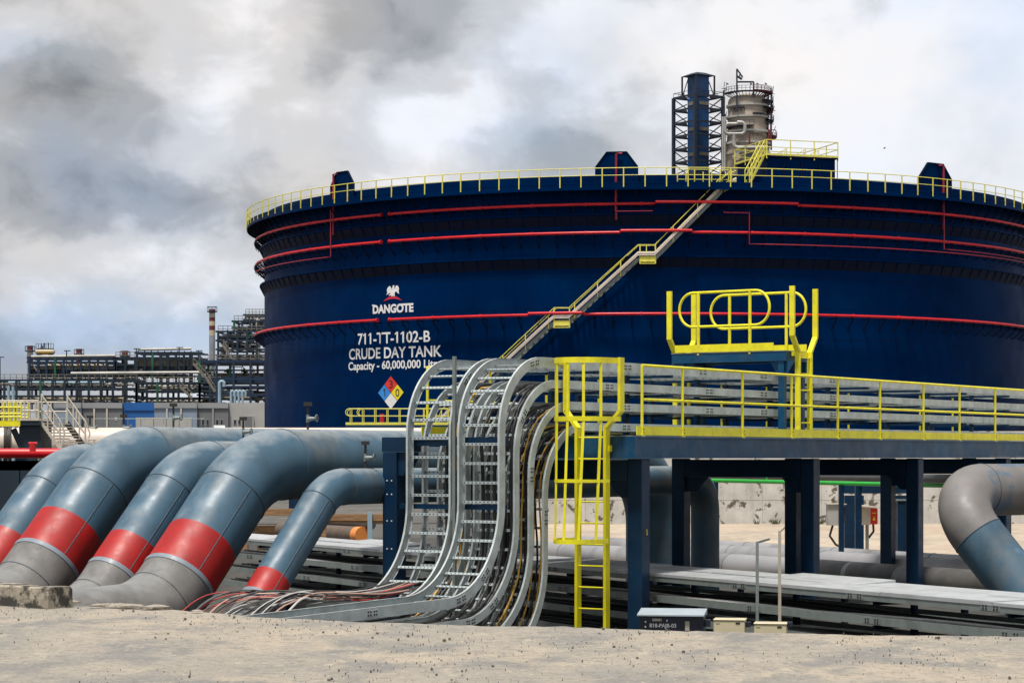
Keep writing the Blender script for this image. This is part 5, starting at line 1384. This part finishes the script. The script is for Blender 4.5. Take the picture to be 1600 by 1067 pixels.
def stack(px, py0, py1, w, k, label, bands, deck=True, name='stack'):
    T = thing(name, label, 'chimney', (rx(px, k), YR*k, G)); x, y = rx(px, k), YR*k; r = w/2*SR*k
    for a, b, c in bands: part('band', MB(c).tube([(x, y, rz(b, k)), (x, y, rz(a, k))], r, 16), T)
    if deck:
        m = MB('rsteel'); z = rz(py0+deck, k)
        m.lathe([(r, z-.12), (r+.45, z-.12), (r+.45, z+.12), (r, z+.12)], (x, y, 0), 16, smooth=False)
        m.ring((x, y, z+1.1), Z, r+.45, .06, 16, 5)
        for i in range(8): a = i*pi/4; q = V((x+(r+.45)*cos(a), y+(r+.45)*sin(a), z)); m.beam(q, q+Z*1.1, .08, .08)
        part('gallery', m, T)
for px, p0, lb in ((47, 540, 'leftmost of the three short stacks with dark red tops'), (123.5, 545, 'middle of the three short stacks with dark red tops'), (195, 548, 'rightmost of the three short stacks with dark red tops')):
    stack(px, p0, 600, 9.5, 1.06, lb, [(p0, p0+7, 'stackred'), (p0+7.02, p0+17, 'stackwhite'), (p0+17.02, p0+26, 'stackred'), (p0+26.02, 640, 'stackgrey')], 8.5)
stack(331.5, 483, 560, 9.5, 1.07, 'tall chimney with dark red and cream bands above the refinery', [(483, 489.5, 'stackred'), (489.52, 496, 'stackwhite'), (496.02, 502, 'stackred'), (502.02, 509, 'drum'), (509.02, 516, 'stackred'), (516.02, 524, 'drum'), (524.02, 650, 'stackgrey')], 4, 'chimney')
def drum(px0, px1, pyc, w, k, label, m='drum'):
    y = YR*k; r = w/2*SR*k; x0, x1 = rx(px0, k), rx(px1, k); z = rz(pyc, k); T = thing('horizontal_drum', label, 'vessel', ((x0+x1)/2, y, z-r-1))
    part('shell', MB(m).tube([(x0, y, z), (x0+r*.25, y, z), (x0+r*.8, y, z), (x1-r*.8, y, z), (x1-r*.25, y, z), (x1, y, z)], [r*.35, r*.8, r, r, r*.8, r*.35], 20), T)
    g = MB('rsteel'); zz = z+r*1.05
    g.box((x0+.3, y-r*.7, zz), (x1-.3, y+r*.7, zz+.12)); g.beam((x0+.3, y-r*.7, zz+1.2), (x1-.3, y-r*.7, zz+1.2), .1, .1)
    for i in range(8): x = lerp(x0+.3, x1-.3, i/7); g.beam((x, y-r*.7, zz), (x, y-r*.7, zz+1.2), .1, .1); 
    for i in range(5): x = lerp(x0+1, x1-1, RND.random()); g.box((x-.1, y-.3, zz), (x+.1, y-.1, zz+RND.uniform(.5, 1.7)))
    part('top_gallery', g, T)
    for f in (.2, .8): x = lerp(x0, x1, f); part('saddle', MB('rsteel').box((x-.5, y-r*.8, z-r-1.2), (x+.5, y+r*.8, z-r*.82)), T)
    if m == 'drum': part('yellow_patch', MB('dyel').lathe([(.001, 0), (.6, 0)], (0, 0, 0), 4) if False else MB('ycab').tube([(lerp(x0, x1, .5)-1.6, y, z-.06), (lerp(x0, x1, .5)+1.6, y, z-.06)], r*1.004, 20), T)
drum(55, 86, 549.5, 8.5, 1.07, 'cream horizontal drum on top of the leftmost racks')
def silver_pipes():
    for px, p0, lab in ((13.5, 604, 'left of two pale blue upright pipes at the left edge of the refinery'), (20.5, 604, 'right of two pale blue upright pipes at the left edge of the refinery')):
        x = rx(px, .97); y = YR*.97; solo('upright_pipe', MB('lblue').tube([(x, y, G), (x, y, rz(p0, .97))], .32, 12), lab, 'pipe', (x, y, G), 'pale upright pipes')
    for px, w, p0, lab in ((343, 7, 596, 'tallest pale blue hooked pipe below the striped chimney'), (361, 4.5, 611, 'first of four small hooked pipes near the tank edge'), (367, 4.5, 611, 'second of four small hooked pipes near the tank edge'), (373, 4.5, 611, 'third of four small hooked pipes near the tank edge'), (379, 4.5, 611, 'last of four small hooked pipes, nearest the tank edge')):
        k = .97; y = YR*k; a = rx(px, k); b = rx(px+w, k)
        solo('hooked_pipe', MB('lblue').tube(fillet([(a, y, G), (a, y, rz(p0, k)), (b, y, rz(p0, k)), (b, y, rz(p0+8, k))], .42, 5), .26 if w < 5 else .36, 10), lab, 'pipe', (a, y, G), 'hooked pale blue pipes')
    for px, p0, p1 in ((0, 558, 600), (104, 548, 560), (213, 545, 566), (280, 543, 560), (310, 548, 562), (160, 572, 590), (253, 556, 582)):
        x = rx(px, 1.02); y = YR*1.02
        solo('lamp_mast', MB('rsteel').beam((x, y, rz(p1+40, 1.02)), (x, y, rz(p0, 1.02)), .22, .22, (1, 0, 0)).beam((x-.6, y, rz(p0, 1.02)), (x+.9, y, rz(p0, 1.02)), .2, .2), 'thin dark lamp mast rising above the refinery racks', 'mast', (x, y, rz(p1+40, 1.02)), 'lamp masts in the refinery')
    # inclined stairs
    for a, b in (((302, 568), (322, 590)), ((322, 590), (336, 612)), ((281, 604), (300, 622)), ((349, 540), (362, 560))):
        y = YR*.985; k = .985; p, q = V((rx(a[0], k), y, rz(a[1], k))), V((rx(b[0], k), y, rz(b[1], k)))
        m = MB('rbrown').beam(p, q, .2, .5).beam(p+Z*1.2, q+Z*1.2, .15, .15)
        for f in (0, .33, .66, 1): c = p.lerp(q, f); m.beam(c, c+Z*1.2, .12, .12)
        solo('outdoor_stair', m, 'dull inclined stair flight on the dark refinery frames', 'stair', q, 'stair flights on the refinery frames')
silver_pipes()
def vessels():
    for px, p0, w, lab in ((345, 527, 9, 'pale upright vessel in the left bay of the stepped structure'), (400, 498, 7, 'pale upright vessel high on the stepped structure')):
        k = 1.03; x, y = rx(px, k), YR*k; r = w/2*SR*k; z = rz(p0, k); T = thing('upright_vessel', lab, 'vessel', (x, y, rz(560, k)))
        part('shell', MB('rpipe').lathe([(r, rz(562, k)), (r, z), (r*.8, z+r*.45), (r*.4, z+r*.65), (.01, z+r*.7)], (x, y+4, 0), 20), T)
        part('gallery', MB('rsteel').lathe([(r, z-2.2), (r+.7, z-2.2), (r+.7, z-2), (r, z-2)], (x, y+4, 0), 16, smooth=False), T)
vessels()
def buildings():
    y = 300.0; s = y/F
    X = lambda px: (px-800)*s
    Zp = lambda py: EYE-(py-HX)*s
    data = [(84, 127, 629, 'bblue', 'bgrey', 'low pale blue building with grey fascia at the left'), (127, 190, 629, 'bdark', 'bgrey', 'dark grey panelled building left of the bright blue one'),
            (190, 241, 628.5, 'bright', 'bright', 'bright blue flat building in the refinery row'), (241, 308, 629, 'bblue', 'bgrey', 'pale blue building with upright white pipes, right of the bright blue one'),
            (308, 356, 629, 'bdark', 'bgrey', 'dark grey building with a row of small windows'), (356, 420, 629, 'bpale', 'bpale', 'pale rendered building with dark doorway beside the tank')]
    for i, (a, b, p, w, f, lab) in enumerate(data):
        T = thing('flat_building', lab, 'building', (X((a+b)/2), y, G), 'flat roofed buildings in front of the refinery'); dy = (i % 3)*.6
        part('wall', MB(w).box((X(a)+.02, y+dy, G-.2), (X(b)-.02, y+dy+9, Zp(p)-.01 if w != f else Zp(p))), T)
        if w != f: part('fascia', MB(f).box((X(a)+.01, y+dy-.18, Zp(p+8.5)), (X(b)-.01, y+dy-.002, Zp(p))), T)
        m = MB('white')
        for px in {0: (104, 120), 1: (146, 166), 3: (261, 283), 4: (332,)}.get(i, ()): x = X(px); part('upright_pipe', MB('white' if i != 4 else 'bgrey').box((x-.11, y+dy-.16, G), (x+.11, y+dy-.01, Zp(p+8.6))), T)
        if i == 1: part('white_panel', MB('white').box((X(178), y+dy-.05, Zp(657)), (X(182), y+dy-.005, Zp(652))), T)
        if i == 4:
            for px in (314, 321, 336, 343):
                wn = part('window', MB('bgrey').box((X(px), y+dy-.07, Zp(664)), (X(px+5), y+dy-.005, Zp(654.5))), T); part('pane', MB('glass').box((X(px+.8), y+dy-.09, Zp(663)), (X(px+4.2), y+dy-.071, Zp(655.5))), wn)
        if i == 5:
            d = part('doorway', MB('bdark').box((X(381), y+dy-.3, Zp(668)), (X(393), y+dy-.005, Zp(650.5))), T); part('door_frame', MB('bpale').box((X(393.2), y+dy-.34, Zp(668)), (X(395), y+dy-.006, Zp(649.5))), T)
            for px in (363, 370): 
                wn = part('window', MB('bgrey').box((X(px), y+dy-.07, Zp(663)), (X(px+5), y+dy-.005, Zp(655)))if True else None, T); part('pane', MB('glass').box((X(px+.8), y+dy-.09, Zp(662)), (X(px+4.2), y+dy-.071, Zp(656))), wn)
        if w == 'bright':
            part('canopy', MB('bright').box((X(a)+.2, y+dy-.12, Zp(641)), (X(b)-.2, y+dy-.003, Zp(637.5))), T)
    X = lambda px: (px-800)*(y-14)/F
    T = solo('low_wall', MB('bpale').box((X(212), y-14, G), (X(300), y-13.7, Zp(655))).box((X(255), y-14.05, Zp(662)), (X(256), y-14.001, Zp(655))), 'low pale wall in front of the pale blue building', 'wall', (X(256), y-14, G))
    X = lambda px: (px-800)*(y-20)/F
    m = MB('galvd').tube([(X(60), y-20, Zp(658)), (X(320), y-20, Zp(658))], .05, 6)
    for k in range(14): x = lerp(X(60), X(320), k/13); m.tube([(x, y-20, G), (x, y-20, Zp(658))], .05, 6)
    solo('fence_rail', m, 'thin grey fence rail in front of the flat buildings', 'fence', (X(190), y-20, G))
buildings()
def bird():
    c = P(1382, 232, 120.0); m = MB('bird'); k = .55
    m.tube([c+V((-.14, 0, -.02))*k, c, c+V((.13, 0, .02))*k], [.006, .025, .008], 8)
    for sg in (-1, 1): m.raw([c+V(q)*k for q in ((-.03, 0, .02), (.06, 0, .02), (.04, -sg*.16, .09), (-.02, -sg*.30, .05), (-.05, -sg*.15, .075))], [(0, 1, 2, 4), (4, 2, 3)])
    solo('bird', m, 'tiny dark bird flying right of the tank-top platform', 'bird', c)
bird()
